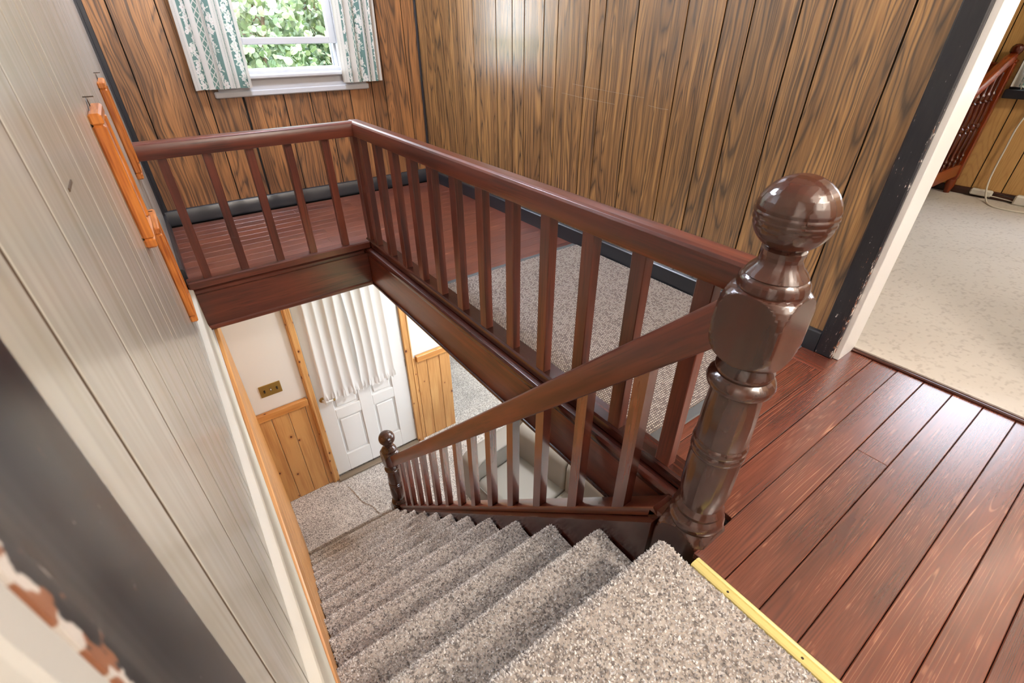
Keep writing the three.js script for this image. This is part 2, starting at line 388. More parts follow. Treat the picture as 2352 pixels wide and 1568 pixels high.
// a wall of grooved planks: cuts along the wall, an optional hole
function planks(parent, cuts, y0, y1, put, m, hole) {
  for (let i = 0; i + 1 < cuts.length; i++) {
    const a = cuts[i], b = cuts[i + 1], parts = [];
    if (hole && b > hole[0] && a < hole[2]) {
      if (a < hole[0] - 0.01) parts.push([a, y0, hole[0], y1]);
      const l = Math.max(a, hole[0]), r = Math.min(b, hole[2]);
      parts.push([l, y0, r, hole[1]], [l, hole[3], r, y1]);
      if (b > hole[2] + 0.01) parts.push([hole[2], y0, b, y1]);
    } else parts.push([a, y0, b, y1]);
    for (const [p, q, r, s] of parts) obj('plank', put(p + (p === a ? 0.003 : 0), q, r - (r === b ? 0.003 : 0), s), m, parent);
  }
}
const WIN = [0.62, 0.80, 1.30, 1.78];                  // window opening in the back wall: x0, y0, x1, y1
{
  const w = struct('wall_back');
  const body = (x0, y0, x1, y1) => bx(x0, y0, ZB - 0.16, x1, y1, ZB - 0.009, 0);
  obj('wall_core', [body(-0.4, CAPY, WIN[0], YC), body(WIN[2], CAPY, 2.0, YC), body(WIN[0], CAPY, WIN[2], WIN[1]), body(WIN[0], WIN[3], WIN[2], YC)], M.gap, w);
  planks(w, [-0.05, 0.09, 0.31, 0.42, 0.61, 0.855, 1.025, 1.135, 1.30, 1.467, 1.565, 1.76, XR], 0.0, YC, (a, y0, b, y1) => bx(a, y0, ZB - 0.009, b, y1, ZB, 0.001, 'y'), M.panelBack, WIN);
}
{
  const w = struct('wall_right');
  const body = (z0, y0, z1, y1) => bx(XR + 0.009, y0, z0, XR + 0.115, y1, z1, 0);
  obj('wall_core', [body(-3.85, CAPY, -0.465, YC), body(-0.465, 2.05, 0.42, YC), body(0.42, CAPY, 1.7, YC)], M.gap, w);
  planks(w, [-3.69, -3.568, -3.459, -3.242, -3.136, -2.946, -2.698, -2.54, -2.429, -2.265, -2.156, -1.939, -1.833, -1.643, -1.395, -1.232, -1.123, -0.958, -0.855, -0.638, -0.475], 0.0, YC, (a, y0, b, y1) => bx(XR, y0, a, XR + 0.009, y1, b, 0.001, 'y'), M.panelRight);
  for (const [z0, y0, z1, y1] of [[-2.02, 0.822, -1.55, 0.80], [-2.28, 0.80, -2.17, 0.794], [-2.1, 0.775, -1.72, 0.757], [-1.52, 0.772, -1.41, 0.766]]) obj('scratch', tube([[XR - 0.0001, y0, z0], [XR - 0.0001, (y0 + y1) / 2 - 0.002, (z0 + z1) / 2], [XR - 0.0001, y1, z1]], 0.00045, 12, 4), M.scratch, w);
  planks(w, [0.43, 0.6, 0.76, 1.0, 1.2, 1.45, 1.7], 0.0, YC, (a, y0, b, y1) => bx(XR, y0, a, XR + 0.009, y1, b, 0.001, 'y'), M.panelRight);
}
{
  const w = struct('wall_left'); w.position.set(-0.088, 0, 0); w.rotation.y = LEFT_TURN;
  obj('wall_core', [bx(-0.13, 0.0, -3.69, -0.0009, YC, -0.140, 0), bx(-0.13, 2.04, -0.140, -0.0009, YC, 0.75, 0), bx(-0.13, 0.0, 0.75, -0.0009, YC, 1.7, 0)], M.paleGap, w);
  planks(w, [-3.69, -3.42, -3.2, -3.05, -2.83, -2.66, -2.42, -2.2, -2.05, -1.87, -1.66, -1.49, -1.3, -1.095, -1.02, -0.85, -0.67, -0.55, -0.372, -0.138], 0.004, YC, (a, y0, b, y1) => bx(-0.008, y0, a + 0.0016, 0, y1, b - 0.0016, 0.0006, 'y'), M.pale);
  obj('nick', bx(-0.001, 0.915, -0.735, 0.0012, 0.919, -0.69, 0.0005), M.paleGap, w);
}
{
  const w = struct('wall_front');                      // behind the camera
  obj('wall_core', bx(-0.5, CAPY, 1.6, 5.1, YC, 1.74, 0), M.white, w);
}
// black skirting boards and corner trims
{
  const prof = (h, t) => { const s = new THREE.Shape(); s.moveTo(0, 0); s.lineTo(t, 0); s.lineTo(t, h - 0.014); s.absarc(t - 0.013, h - 0.014, 0.013, 0, Math.PI / 2); s.lineTo(0, h); s.closePath(); return s; };
  let b = struct('baseboard_right');
  { const g = prismZ(prof(0.088, 0.016), -3.69, -0.53); g.rotateZ(0); g.scale(-1, 1, 1); const ix = g.attributes.position.array, nn = g.attributes.normal.array, t = g.attributes.uv.array;   // mirrored: restore the winding
    for (let i = 0; i < ix.length; i += 9) for (let k = 0; k < 3; k++) { [ix[i + 3 + k], ix[i + 6 + k]] = [ix[i + 6 + k], ix[i + 3 + k]]; [nn[i + 3 + k], nn[i + 6 + k]] = [nn[i + 6 + k], nn[i + 3 + k]]; }
    g.translate(XR, 0, 0); obj('board', g, M.black, b); }
  b = struct('baseboard_back');
  { const g = prismZ(prof(0.095, 0.018), -(XR - 0.016), 0.04); g.rotateY(-Math.PI / 2); g.translate(0, 0, ZB); obj('board', g, M.black, b); }
  b = struct('baseboard_left'); b.position.set(-0.088, 0, 0); b.rotation.y = LEFT_TURN;
  obj('board', prismZ(prof(0.085, 0.019), -3.69, -2.66), M.black, b);
  b = struct('trim_1');                                // corner of left and back wall: two black strips with a pale gap
  obj('corner_strip', bx(-0.045, 0.09, ZB, -0.006, YC, ZB + 0.014, 0.003, 'y'), M.black, b);
  obj('corner_strip', bx(-0.0450, 0.085, ZB + 0.02, -0.026, YC, ZB + 0.062, 0.003, 'y'), M.black, b);
  b = struct('trim_2');                                // corner of back and right wall
  obj('corner_strip', bx(XR - 0.016, 0.088, ZB, XR, YC, ZB + 0.016, 0.004, 'y'), M.black, b);
}
// doorway to the bedroom: black casing, white jamb
{
  const chip = std({ map: chipTex(0.075, 1.6, (u) => sstep(0.66, 0.92, u), 0.26, 301, true), roughness: 0.3, ior: 1.6 });
  const t = struct('trim_3');
  const g = bx(XR - 0.018, 0, -0.53, XR + 0.001, 2.1, -0.464, 0.005, 'y');
  { const p = g.attributes.position, uv = g.attributes.uv; for (let i = 0; i < p.count; i++) uv.setXY(i, p.getZ(i) + 0.53 + (XR - p.getX(i)) * 0.0, p.getY(i)); }
  obj('casing', g, chip, t);
  obj('casing', bx(XR - 0.018, 0, 0.42, XR + 0.001, 2.1, 0.486, 0.005, 'y'), M.black, t);
  obj('casing', bx(XR - 0.018, 2.04, -0.53, XR + 0.001, 2.106, 0.486, 0.005, 'z'), M.black, t);
  const j = struct('trim_4');
  obj('jamb', bx(XR - 0.002, 0, -0.4655, XR + 0.135, 2.05, -0.4455, 0.002), M.whiteGloss, j);
  obj('jamb', bx(XR - 0.002, 0, 0.40, XR + 0.135, 2.05, 0.42, 0.002), M.whiteGloss, j);
  obj('jamb', bx(XR - 0.002, 2.03, -0.4655, XR + 0.135, 2.05, 0.42, 0.002), M.whiteGloss, j);
}
// doorway beside the camera in the left wall: worn black casing, white jamb, a closed door
{
  const chip = std({ map: chipTex(0.15, 1.2, (u) => Math.max(sstep(0.875, 0.95, u), sstep(0.035, 0.0, u) * 0.8), 0.5, 401), roughness: 0.32, ior: 1.5 });
  const t = struct('trim_5'); t.position.set(-0.088, 0, 0); t.rotation.y = LEFT_TURN;
  const s = new THREE.Shape(); s.moveTo(0, 0); s.lineTo(0, 0.128); s.quadraticCurveTo(0.012, 0.126, 0.015, 0.108); s.lineTo(0.017, 0.05); s.quadraticCurveTo(0.016, 0.03, 0.020, 0.012); s.lineTo(0.020, 0); s.closePath();
  const g = toCreasedNormals(new THREE.ExtrudeGeometry(s, { depth: 2.1, bevelEnabled: false, curveSegments: 8 }).rotateX(-Math.PI / 2).translate(0, 0, -0.136), 0.5);
  { const p = g.attributes.position, uv = g.attributes.uv; for (let i = 0; i < p.count; i++) uv.setXY(i, clamp((p.getZ(i) + 0.264) / 0.128) * 0.142 + 0.002, p.getY(i)); }
  obj('casing', g, chip, t);
  obj('casing', bx(0, 0, 0.75, 0.02, 2.1, 0.88, 0.005), M.black, t);
  obj('casing', bx(0, 2.03, -0.27, 0.02, 2.15, 0.88, 0.005), M.black, t);
  obj('jamb', bx(-0.14, 0, -0.136, 0.0195, 2.05, -0.118, 0.002), M.greyPaint, t);
  const d = struct('door_2'); d.position.set(-0.088, 0, 0); d.rotation.y = LEFT_TURN;
  obj('door_leaf', bx(-0.16, 0.005, -0.12, -0.125, 2.04, 0.75, 0.002), M.whiteGloss, d);
}
// trim round the stair opening on the left wall: pale board with a rounded top edge
{
  const t = struct('trim_6'); t.position.set(-0.088, 0, 0); t.rotation.y = LEFT_TURN;
  const s = new THREE.Shape(); s.moveTo(-0.06, -0.25); s.lineTo(0.030, -0.25); s.lineTo(0.030, -0.232); s.quadraticCurveTo(0.024, -0.22, 0.023, -0.20); s.lineTo(0.023, -0.012); s.absarc(0.013, -0.010, 0.010, 0, Math.PI / 2); s.lineTo(-0.06, 0.0); s.closePath();
  obj('fascia_board', prismZ(s, -2.60, 0.6), M.cream, t);
}
// fascia round the other two sides of the opening
{
  const t = struct('trim_7');
  const face = roundRect(0.868, -0.245, 0.905, -0.046, 0.002, 0.004);
  obj('fascia_board', prismZ(face, -2.645, -0.30), M.maho, t);
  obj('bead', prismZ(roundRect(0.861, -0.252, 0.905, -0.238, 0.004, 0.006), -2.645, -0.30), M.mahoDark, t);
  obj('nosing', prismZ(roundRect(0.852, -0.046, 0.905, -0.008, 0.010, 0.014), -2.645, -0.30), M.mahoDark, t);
  const x0 = xLeft(-2.62) + 0.01;
  obj('fascia_board', bx(x0, -0.245, -2.66, 0.868, -0.046, -2.622, 0.003, 'x'), M.maho, t);
  obj('bead', bx(x0, -0.252, -2.66, 0.868, -0.226, -2.614, 0.006, 'x'), M.maho, t);
  obj('nosing', bx(x0, -0.046, -2.66, 0.852, -0.012, -2.606, 0.010, 'x'), M.maho, t);
}
// window in the back wall, its lower sash pushed up a little
{
  const w = struct('window_1'), z = ZB, [x0, , x1] = WIN;
  const fr = (n, a) => obj(n, a, M.windowPaint, w);
  fr('window_frame', [bx(x0, 0.82, z - 0.15, x0 + 0.03, 1.78, z + 0.004, 0.003), bx(x1 - 0.03, 0.82, z - 0.15, x1, 1.78, z + 0.004, 0.003), bx(x0, 1.75, z - 0.15, x1, 1.78, z + 0.004, 0.003)]);
  fr('casing', [bx(x0 - 0.07, 0.82, z, x0 + 0.006, 1.84, z + 0.02, 0.004), bx(x1 - 0.006, 0.82, z, x1 + 0.07, 1.84, z + 0.02, 0.004), bx(x0 - 0.07, 1.775, z, x1 + 0.07, 1.85, z + 0.022, 0.004)]);
  fr('window_track', [bx(x1 - 0.045, 0.84, z - 0.075, x1 - 0.03, 1.75, z - 0.045, 0.002), bx(x0 + 0.03, 0.84, z - 0.075, x0 + 0.045, 1.75, z - 0.045, 0.002), bx(x1 - 0.045, 0.84, z - 0.13, x1 - 0.03, 1.75, z - 0.115, 0.002)]);
  fr('window_sill', bx(x0, 0.80, z - 0.16, x1, 0.845, z - 0.02, 0.006, 'x'));
  fr('window_stool', bx(0.50, 0.796, z - 0.03, 1.41, 0.822, z + 0.045, 0.007, 'x'));
  fr('apron', [bx(0.485, 0.735, z, 1.425, 0.797, z + 0.016, 0.004, 'x'), bx(0.458, 0.703, z, 1.438, 0.738, z + 0.024, 0.006, 'x')]);
  const s = base('sash', w), zs = z - 0.045;
  const sm = M.windowPaint;
  obj('rail', bx(x0 + 0.0745, 0.978, zs, x1 - 0.0745, 1.016, zs + 0.036, 0.004, 'x'), sm, s);
  obj('rail', bx(x0 + 0.0745, 1.40, zs, x1 - 0.0745, 1.436, zs + 0.036, 0.004, 'x'), sm, s);
  obj('stile', bx(x0 + 0.03, 0.978, zs, x0 + 0.075, 1.436, zs + 0.036, 0.004), sm, s);
  obj('stile', bx(x1 - 0.075, 0.978, zs, x1 - 0.03, 1.436, zs + 0.036, 0.004), sm, s);
  obj('pane', bx(x0 + 0.07, 1.01, zs + 0.014, x1 - 0.07, 1.405, zs + 0.018, 0), M.glass, s);
  const u = base('sash', w), zu = z - 0.1;
  obj('rail', bx(x0 + 0.0695, 1.28, zu, x1 - 0.0695, 1.316, zu + 0.036, 0.004, 'x'), sm, u);
  obj('rail', bx(x0 + 0.0695, 1.715, zu, x1 - 0.0695, 1.75, zu + 0.036, 0.004, 'x'), sm, u);
  obj('stile', bx(x0 + 0.03, 1.28, zu, x0 + 0.07, 1.75, zu + 0.036, 0.004), sm, u);
  obj('stile', bx(x1 - 0.07, 1.28, zu, x1 - 0.03, 1.75, zu + 0.036, 0.004), sm, u);
  obj('pane', bx(x0 + 0.07, 1.31, zu + 0.014, x1 - 0.07, 1.72, zu + 0.018, 0), M.glass, u);
}

// ---------------------------------------------------------------- lower hall
{
  const w = struct('wall_lower_left'); w.position.set(-0.066, 0, 0); w.rotation.y = PINE_TURN;
  obj('wall_core', bx(-0.2, YL, -3.69, -0.012, CAPY - 0.014, 1.6, 0), M.white, w);
  // pine boards laid along the wall, each a little back from the one above
  let y = -0.256; const hs = [0.11, 0.14, 0.14, 0.18, 0.18, 0.2, 0.2, 0.2, 0.22, 0.22, 0.24, 0.24, 0.26];
  hs.forEach((h, i) => { obj('plank', bx(-0.012, Math.max(YL, y - h), -3.69, i === 0 ? 0.006 : i === 1 ? 0.003 : 0, y - 0.002, 1.2, 0.004, 'z'), M.pineLight, w); y -= h; });
}
{
  const w = struct('wall_lower_back'), z = ZB;
  const body = (x0, y0, x1, y1, zz = z - 0.005) => bx(x0, y0, z - 0.16, x1, y1, zz, 0);
  obj('wall_core', [body(-0.3, -1.66, 0.45, CAPY - 0.012), body(-0.3, YL, 0.45, -1.66, z - 0.012), body(1.47, -1.66, 1.89, CAPY - 0.012), body(1.47, YL, 1.89, -1.66, z - 0.012), body(0.45, -0.62, 1.47, CAPY - 0.012), bx(1.86, YL, -5.3, 1.89, CAPY - 0.012, z - 0.16, 0)], M.white, w);
  const pl = (cuts, m) => { for (let i = 0; i + 1 < cuts.length; i++) obj('plank', bx(cuts[i] + 0.0018, YL, z - 0.012, cuts[i + 1] - 0.0018, -1.69, z + rr(0, 0.0015), 0.0035, 'y'), m, w); };
  pl([-0.02, 0.122, 0.262, 0.407, 0.455], M.pine);
  pl([1.47, 1.505, 1.624, 1.765, 1.89], M.pine);
  obj('chair_rail', bx(-0.03, -1.737, z - 0.01, 0.437, -1.668, z + 0.032, 0.004, 'x'), M.pineLight, w);
  obj('chair_rail', bx(1.508, -1.737, z - 0.01, 1.89, -1.668, z + 0.032, 0.004, 'x'), M.pineLight, w);
  const t = struct('trim_8');
  const cas = (x0, x1, flip) => { obj('casing', [bx(x0, YL, z - 0.002, x1, -0.64, z + 0.02, 0.006), bx(flip ? x1 - 0.018 : x0 + 0.012, YL, z + 0.012, flip ? x1 - 0.008 : x0 + 0.03, -0.64, z + 0.026, 0.004)], M.pine, t); };
  cas(0.448, 0.512, false); cas(1.398, 1.474, true);
  obj('jamb', [bx(0.45, YL, z - 0.16, 1.47, -0.62, z - 0.062, 0), bx(0.45, YL, z - 0.062, 0.511, -0.62, z - 0.003, 0), bx(1.396, YL, z - 0.062, 1.47, -0.62, z - 0.003, 0)], M.white, t);  // jambs, plus an unseen backing added behind the door to block daylight
  obj('casing', bx(0.448, -0.68, z - 0.002, 1.474, -0.61, z + 0.02, 0.006, 'x'), M.pine, t);
}
// front door: six panels, the upper ones behind the curtain
{
  const d = struct('door_1'), z0 = ZB - 0.03, zf = ZB - 0.004, x0 = 0.513, x1 = 1.394, y0 = YL + 0.045, y1 = -0.68;
  const m = M.whiteGloss, fr = (n, a, b, c, e) => obj(n, bx(a, b, z0, c, e, zf, 0.004), m, d);
  obj('door_leaf', bx(x0, y0, z0 - 0.02, x1, y1, z0 + 0.006, 0.002), m, d);
  fr('stile', x0, y0, 0.645, y1); fr('stile', 0.884, y0, 1.010, y1); fr('stile', 1.228, y0, x1, y1);
  for (const [a, b] of [[y0, -2.52], [-2.055, -1.935], [-1.30, -1.20], [-0.80, y1]]) { fr('rail', 0.645, a, 0.884, b); fr('rail', 1.010, a, 1.228, b); }
  for (const [a, b] of [[-2.52, -2.055], [-1.935, -1.30]]) for (const [c, e] of [[0.645, 0.884], [1.010, 1.228]])
    obj('panel', bx(c + 0.022, a + 0.022, z0 + 0.004, e - 0.022, b - 0.022, zf - 0.006, 0.014), m, d);
  for (const [c, e] of [[0.645, 0.884], [1.010, 1.228]]) obj('pane', bx(c, -1.20, z0 + 0.005, e, -0.80, z0 + 0.010, 0), M.pictureGlass, d);
  for (const y of [-2.45, -1.75, -1.0]) obj('hinge', bx(1.390, y, zf - 0.002, 1.399, y + 0.09, zf + 0.004, 0.002), M.steel, d);
  const h = base('door_handle', d);
  obj('rosette', lathe([[0, 0.012], [0.018, 0.012], [0.026, 0.006], [0.027, 0]], 24).rotateX(Math.PI / 2).translate(0.563, -1.765, zf), M.brass, h);
  obj('lever', tube([[0.563, -1.765, zf + 0.01], [0.565, -1.765, zf + 0.045], [0.60, -1.768, zf + 0.052], [0.65, -1.772, zf + 0.05]], 0.0095, 32, 10), M.whiteGloss, h);
  obj('lever_tip', new THREE.SphereGeometry(0.012, 16, 12).translate(0.652, -1.772, zf + 0.05), M.brass, h);
}
// the other lower walls, with unseen windows placed to light the room below
{
  const w = struct('wall_lower_front'), z = 1.5;
  const b = (x0, y0, x1, y1) => bx(x0, y0, z, x1, y1, z + 0.16, 0);
  obj('wall_core', [b(-0.4, YL, 1.1, CAPY), b(3.1, YL, 5.7, CAPY), b(1.1, YL, 3.1, -2.0), b(1.1, -0.5, 3.1, CAPY)], M.white, w);
  const f = struct('unseen_window_3');  // out of view, placed to let in a sun patch that gleams on the balusters
  obj('window_frame', [bx(1.1, -2.0, z, 3.1, -1.94, z + 0.1, 0.004, 'x'), bx(1.1, -0.56, z, 3.1, -0.5, z + 0.1, 0.004, 'x'), bx(1.1, -1.94, z, 1.16, -0.56, z + 0.1, 0.004), bx(3.04, -1.94, z, 3.1, -0.56, z + 0.1, 0.004), bx(2.07, -1.94, z, 2.13, -0.56, z + 0.1, 0.004)], M.whiteGloss, f);
  obj('pane', bx(1.16, -1.94, z + 0.05, 2.07, -0.56, z + 0.054, 0), M.glass, f);
  obj('pane', bx(2.13, -1.94, z + 0.05, 3.04, -0.56, z + 0.054, 0), M.glass, f);
  const r = struct('wall_lower_right'), x = 5.5, c = (z0, y0, z1, y1) => bx(x, y0, z0, x + 0.16, y1, z1, 0);
  obj('wall_core', [c(-5.4, YL, -3.0, CAPY), c(-0.8, YL, 1.6, CAPY), c(-3.0, YL, -0.8, -2.0), c(-3.0, -0.5, -0.8, CAPY)], M.white, r);
  const g = struct('unseen_window_4');  // out of view, placed to bring skylight into the lower room
  obj('window_frame', [bx(x, -2.0, -3.0, x + 0.1, -1.94, -0.8, 0.004, 'z'), bx(x, -0.56, -3.0, x + 0.1, -0.5, -0.8, 0.004, 'z'), bx(x, -1.94, -3.0, x + 0.1, -0.56, -2.94, 0.004), bx(x, -1.94, -0.86, x + 0.1, -0.56, -0.8, 0.004), bx(x, -1.94, -1.93, x + 0.1, -0.56, -1.87, 0.004)], M.whiteGloss, g);
  obj('pane', bx(x + 0.05, -1.94, -2.94, x + 0.054, -0.56, -1.93, 0), M.glass, g);
  obj('pane', bx(x + 0.05, -1.94, -1.87, x + 0.054, -0.56, -0.86, 0), M.glass, g);
  const k = struct('wall_lower_far');
  obj('wall_core', bx(1.8, YL, -5.4, 5.6, CAPY, -5.25, 0), M.white, k);
}

// ---------------------------------------------------------------- bedroom
const XB = 4.86, BWIN = [-0.86, 0.71, 0.30, 2.12];
{
  const w = struct('wall_bedroom_right');
  const b = (z0, y0, z1, y1) => bx(XB + 0.009, y0, z0, XB + 0.15, y1, z1, 0);
  obj('wall_core', [b(-3.1, CAPY, BWIN[0], YC), b(BWIN[2], CAPY, 1.7, YC), b(BWIN[0], CAPY, BWIN[2], BWIN[1]), b(BWIN[0], BWIN[3], BWIN[2], YC)], M.gap, w);
  planks(w, [-3.0, -2.7, -2.5, -2.2, -1.95, -1.7, -1.5, -1.26, -1.06, -0.853, -0.679, -0.52, -0.3, -0.1, 0.1, 0.3, 0.55, 0.8, 1.1, 1.4, 1.7], 0, YC, (a, y0, c, y1) => bx(XB, y0, a, XB + 0.009, y1, c, 0.0022, 'y'), M.lightPanel, BWIN);
  const o = struct('wall_bedroom_back');
  obj('wall_core', bx(2.0, CAPY, -3.12, 5.0, YC, -3.0, 0), M.lightPanel, o);
  const s = struct('baseboard_bedroom');
  obj('board', bx(XB - 0.014, 0.012, -3.0, XB, 0.066, 1.6, 0.004, 'z'), M.mahoDark, s);
  const f = struct('window_2');
  obj('window_sill', bx(XB - 0.05, 0.655, BWIN[0] - 0.07, XB + 0.15, 0.71, BWIN[2] + 0.07, 0.005, 'z'), M.black, f);
  obj('casing', [bx(XB - 0.016, 0.71, BWIN[0] - 0.06, XB, 2.18, BWIN[0], 0.003), bx(XB - 0.016, 0.71, BWIN[2], XB, 2.18, BWIN[2] + 0.06, 0.003), bx(XB - 0.016, 2.12, BWIN[0], XB, 2.18, BWIN[2], 0.003)], M.black, f);
  obj('window_frame', [bx(XB + 0.05, 0.71, BWIN[0], XB + 0.1, 2.12, BWIN[0] + 0.05, 0.003), bx(XB + 0.05, 0.71, BWIN[2] - 0.05, XB + 0.1, 2.12, BWIN[2], 0.003), bx(XB + 0.05, 1.40, BWIN[0] + 0.05, XB + 0.1, 1.44, BWIN[2] - 0.05, 0.003), bx(XB + 0.05, 0.71, BWIN[0] + 0.05, XB + 0.1, 0.76, BWIN[2] - 0.05, 0.003), bx(XB + 0.05, 2.07, BWIN[0] + 0.05, XB + 0.1, 2.12, BWIN[2] - 0.05, 0.003)], M.whiteGloss, f);
  obj('pane', bx(XB + 0.07, 0.76, BWIN[0] + 0.05, XB + 0.074, 1.40, BWIN[2] - 0.05, 0), M.glass, f);
  obj('pane', bx(XB + 0.07, 1.44, BWIN[0] + 0.05, XB + 0.074, 2.07, BWIN[2] - 0.05, 0), M.glass, f);
}

// ---------------------------------------------------------------- staircase
const RISE = 0.2145, RUN = 0.211, NZ = -0.36, XT = 0.738;
{
  const st = thing('staircase', 'straight flight of speckled beige carpeted steps with dark red stained stringer', 'staircase');
  const pile = [];                                     // tuft places: position and normal
  const strip = (x0, x1, poly) => {                    // along a profile of (z, y) points
    const d = 0.0058;
    for (let i = 0; i + 1 < poly.length; i++) {
      const [za, ya] = poly[i], [zb, yb] = poly[i + 1], L = Math.hypot(zb - za, yb - ya), n = [(yb - ya) / L, -(zb - za) / L];
      const k = Math.max(1, Math.round(L / d));
      for (let j = 0; j < k; j++) for (let x = x0 + d / 2; x < x1; x += d) {
        const t = (j + rnd()) / k;
        pile.push([x + rr(-0.4, 0.4) * d, ya + (yb - ya) * t, za + (zb - za) * t, -n[1], -n[0]]);
      }
    }
  };
  for (let k = 1; k <= 12; k++) {
    const y = -RISE * k, z = NZ - RUN * k, zb = z + RUN + 0.03, yb = y - RISE, r = 0.028;
    const arc = []; for (let i = 0; i <= 8; i++) { const a = Math.PI / 2 + (Math.PI * 0.98) * i / 8; arc.push([z + r + r * Math.cos(a), y - r + r * Math.sin(a)]); }
    const end = [z + 0.032, yb], xl = xPine(z) + 0.003;
    obj('step', prismX([[zb, y], ...arc, end, [zb, yb]], xl, XT, { crease: 0.7 }), M.carpetUnder, st);
    strip(xPine(z), XT, [[zb - 0.02, y], ...arc, end]);
    // turned-down end of the carpet over the nosing
    for (let i = 0; i < 260; i++) { const t = rnd() * Math.PI * 2, q = Math.sqrt(rnd()) * r; pile.push([XT, y - r + q * Math.sin(t), z + r + q * Math.cos(t), 0, 0, 1]); }
  }
  {
    const r = 0.028, z = NZ, y = 0, arc = []; for (let i = 0; i <= 8; i++) { const a = Math.PI / 2 + (Math.PI * 0.98) * i / 8; arc.push([z + r + r * Math.cos(a), y - r + r * Math.sin(a)]); }
    const end = [z + 0.032, -RISE];
    obj('step', prismX([[0.62, 0], ...arc, end, [0.62, -RISE]], -0.062, 0.717, { crease: 0.7 }), M.carpetUnder, st);
    strip(-0.062, 0.719, [[0.12, y], ...arc, end]);
    for (let i = 0; i < 260; i++) { const t = rnd() * Math.PI * 2, q = Math.sqrt(rnd()) * r; pile.push([0.716, y - r + q * Math.sin(t), z + r + q * Math.cos(t), 0, 0, 1]); }
  }
  const tg = new THREE.OctahedronGeometry(1, 0); tg.scale(0.0033, 0.0058, 0.0028); tg.deleteAttribute('uv');
  const im = new THREE.InstancedMesh(tg, M.tuft, pile.length); im.name = 'carpet_pile'; im.userData.kind = 'stuff'; shadow(im);
  const q = new THREE.Quaternion(), up = V(0, 1, 0), nn = V(0, 0, 0), m4 = new THREE.Matrix4(), cc = new THREE.Color(), sc = V(1, 1, 1);
  pile.forEach((p, i) => {
    nn.set((p[5] ?? 0) + rr(-0.5, 0.5), p[3] + rr(-0.5, 0.5), p[4] + rr(-0.5, 0.5)).normalize(); q.setFromUnitVectors(up, nn);
    const s = rr(0.8, 1.35); sc.set(s, s * rr(0.8, 1.3), s);
    m4.compose(V(p[0] + nn.x * 0.002, p[1] + nn.y * 0.002, p[2] + nn.z * 0.002), q, sc); im.setMatrixAt(i, m4);
    const b = PILE[Math.floor(rnd() * 6)], t = rr(0.86, 1.12); cc.setRGB(b[0] / 255 * t, b[1] / 255 * t, b[2] / 255 * t, THREE.SRGBColorSpace); im.setColorAt(i, cc);
  });
  st.add(im);
  // closed stringer under the lower rail
  const yc = (z) => -0.018 + 1.048 * (z + 0.445);       // top of the lower rail
  const zt = -0.405, ze = -2.715;
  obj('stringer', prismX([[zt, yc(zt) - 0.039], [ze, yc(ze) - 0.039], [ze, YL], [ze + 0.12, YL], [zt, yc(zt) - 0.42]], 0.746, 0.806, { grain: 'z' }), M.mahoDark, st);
}
// railing of the stairs: sloped handrail, lower rail, square balusters
{
  const yc = (z) => -0.018 + 1.048 * (z + 0.445), yr = (z) => 0.542 + 1.05 * (z + 0.385);
  const t = thing('stair_railing', 'sloped dark red railing with square balusters running down beside the carpeted steps', 'railing');
  const slope = Math.atan(1.05);
  const along = (geo, yTop, za, zb) => { geo.rotateX(-slope + 0); return geo; };
  const sloped = (x0, x1, drop, h, rb, rt, za, zb, yf, m, name) => {      // profile h high (square to the slope), top face through yf
    const L = (za - zb) / Math.cos(slope), g = prismZ(roundRect(x0, -h, x1, 0, rb, rt), -L, 0, { crease: 0.5 });
    g.rotateX(-slope); g.translate(0, yf(za), za);
    obj(name, g, m, t);
  };
  sloped(0.775, 0.838, 0, 0.083, 0.004, 0.010, -0.37, -2.71, (z) => 0.662 + 1.052 * (z + 0.377), M.maho, 'handrail');
  sloped(0.778, 0.846, 0, 0.026, 0.004, 0.005, -0.43, -2.71, yc, M.maho, 'lower_rail');
  obj('return_block', bx(0.778, -0.075, -0.445, 0.868, -0.012, -0.395, 0.008, 'x'), M.mahoDark, t);
  const zs = [-2.544, -2.396, -2.236, -2.08, -1.918, -1.755, -1.586, -1.429, -1.264, -1.10, -0.926, -0.742, -0.560];
  for (const z of zs) {                                 // front-left edge of the foot at z; the foot and head are cut to the slope
    const w = 0.040, zf = z, zk = z - 0.0, z0 = z, z1 = z + w;
    obj('baluster', prismX([[z1, yc(z1) - 0.006], [z0, yc(z0) - 0.006], [z0, yr(z0) + 0.01], [z1, yr(z1) + 0.01]], 0.7795, 0.813, { grain: 'y' }), M.baluster, t);
  }
}
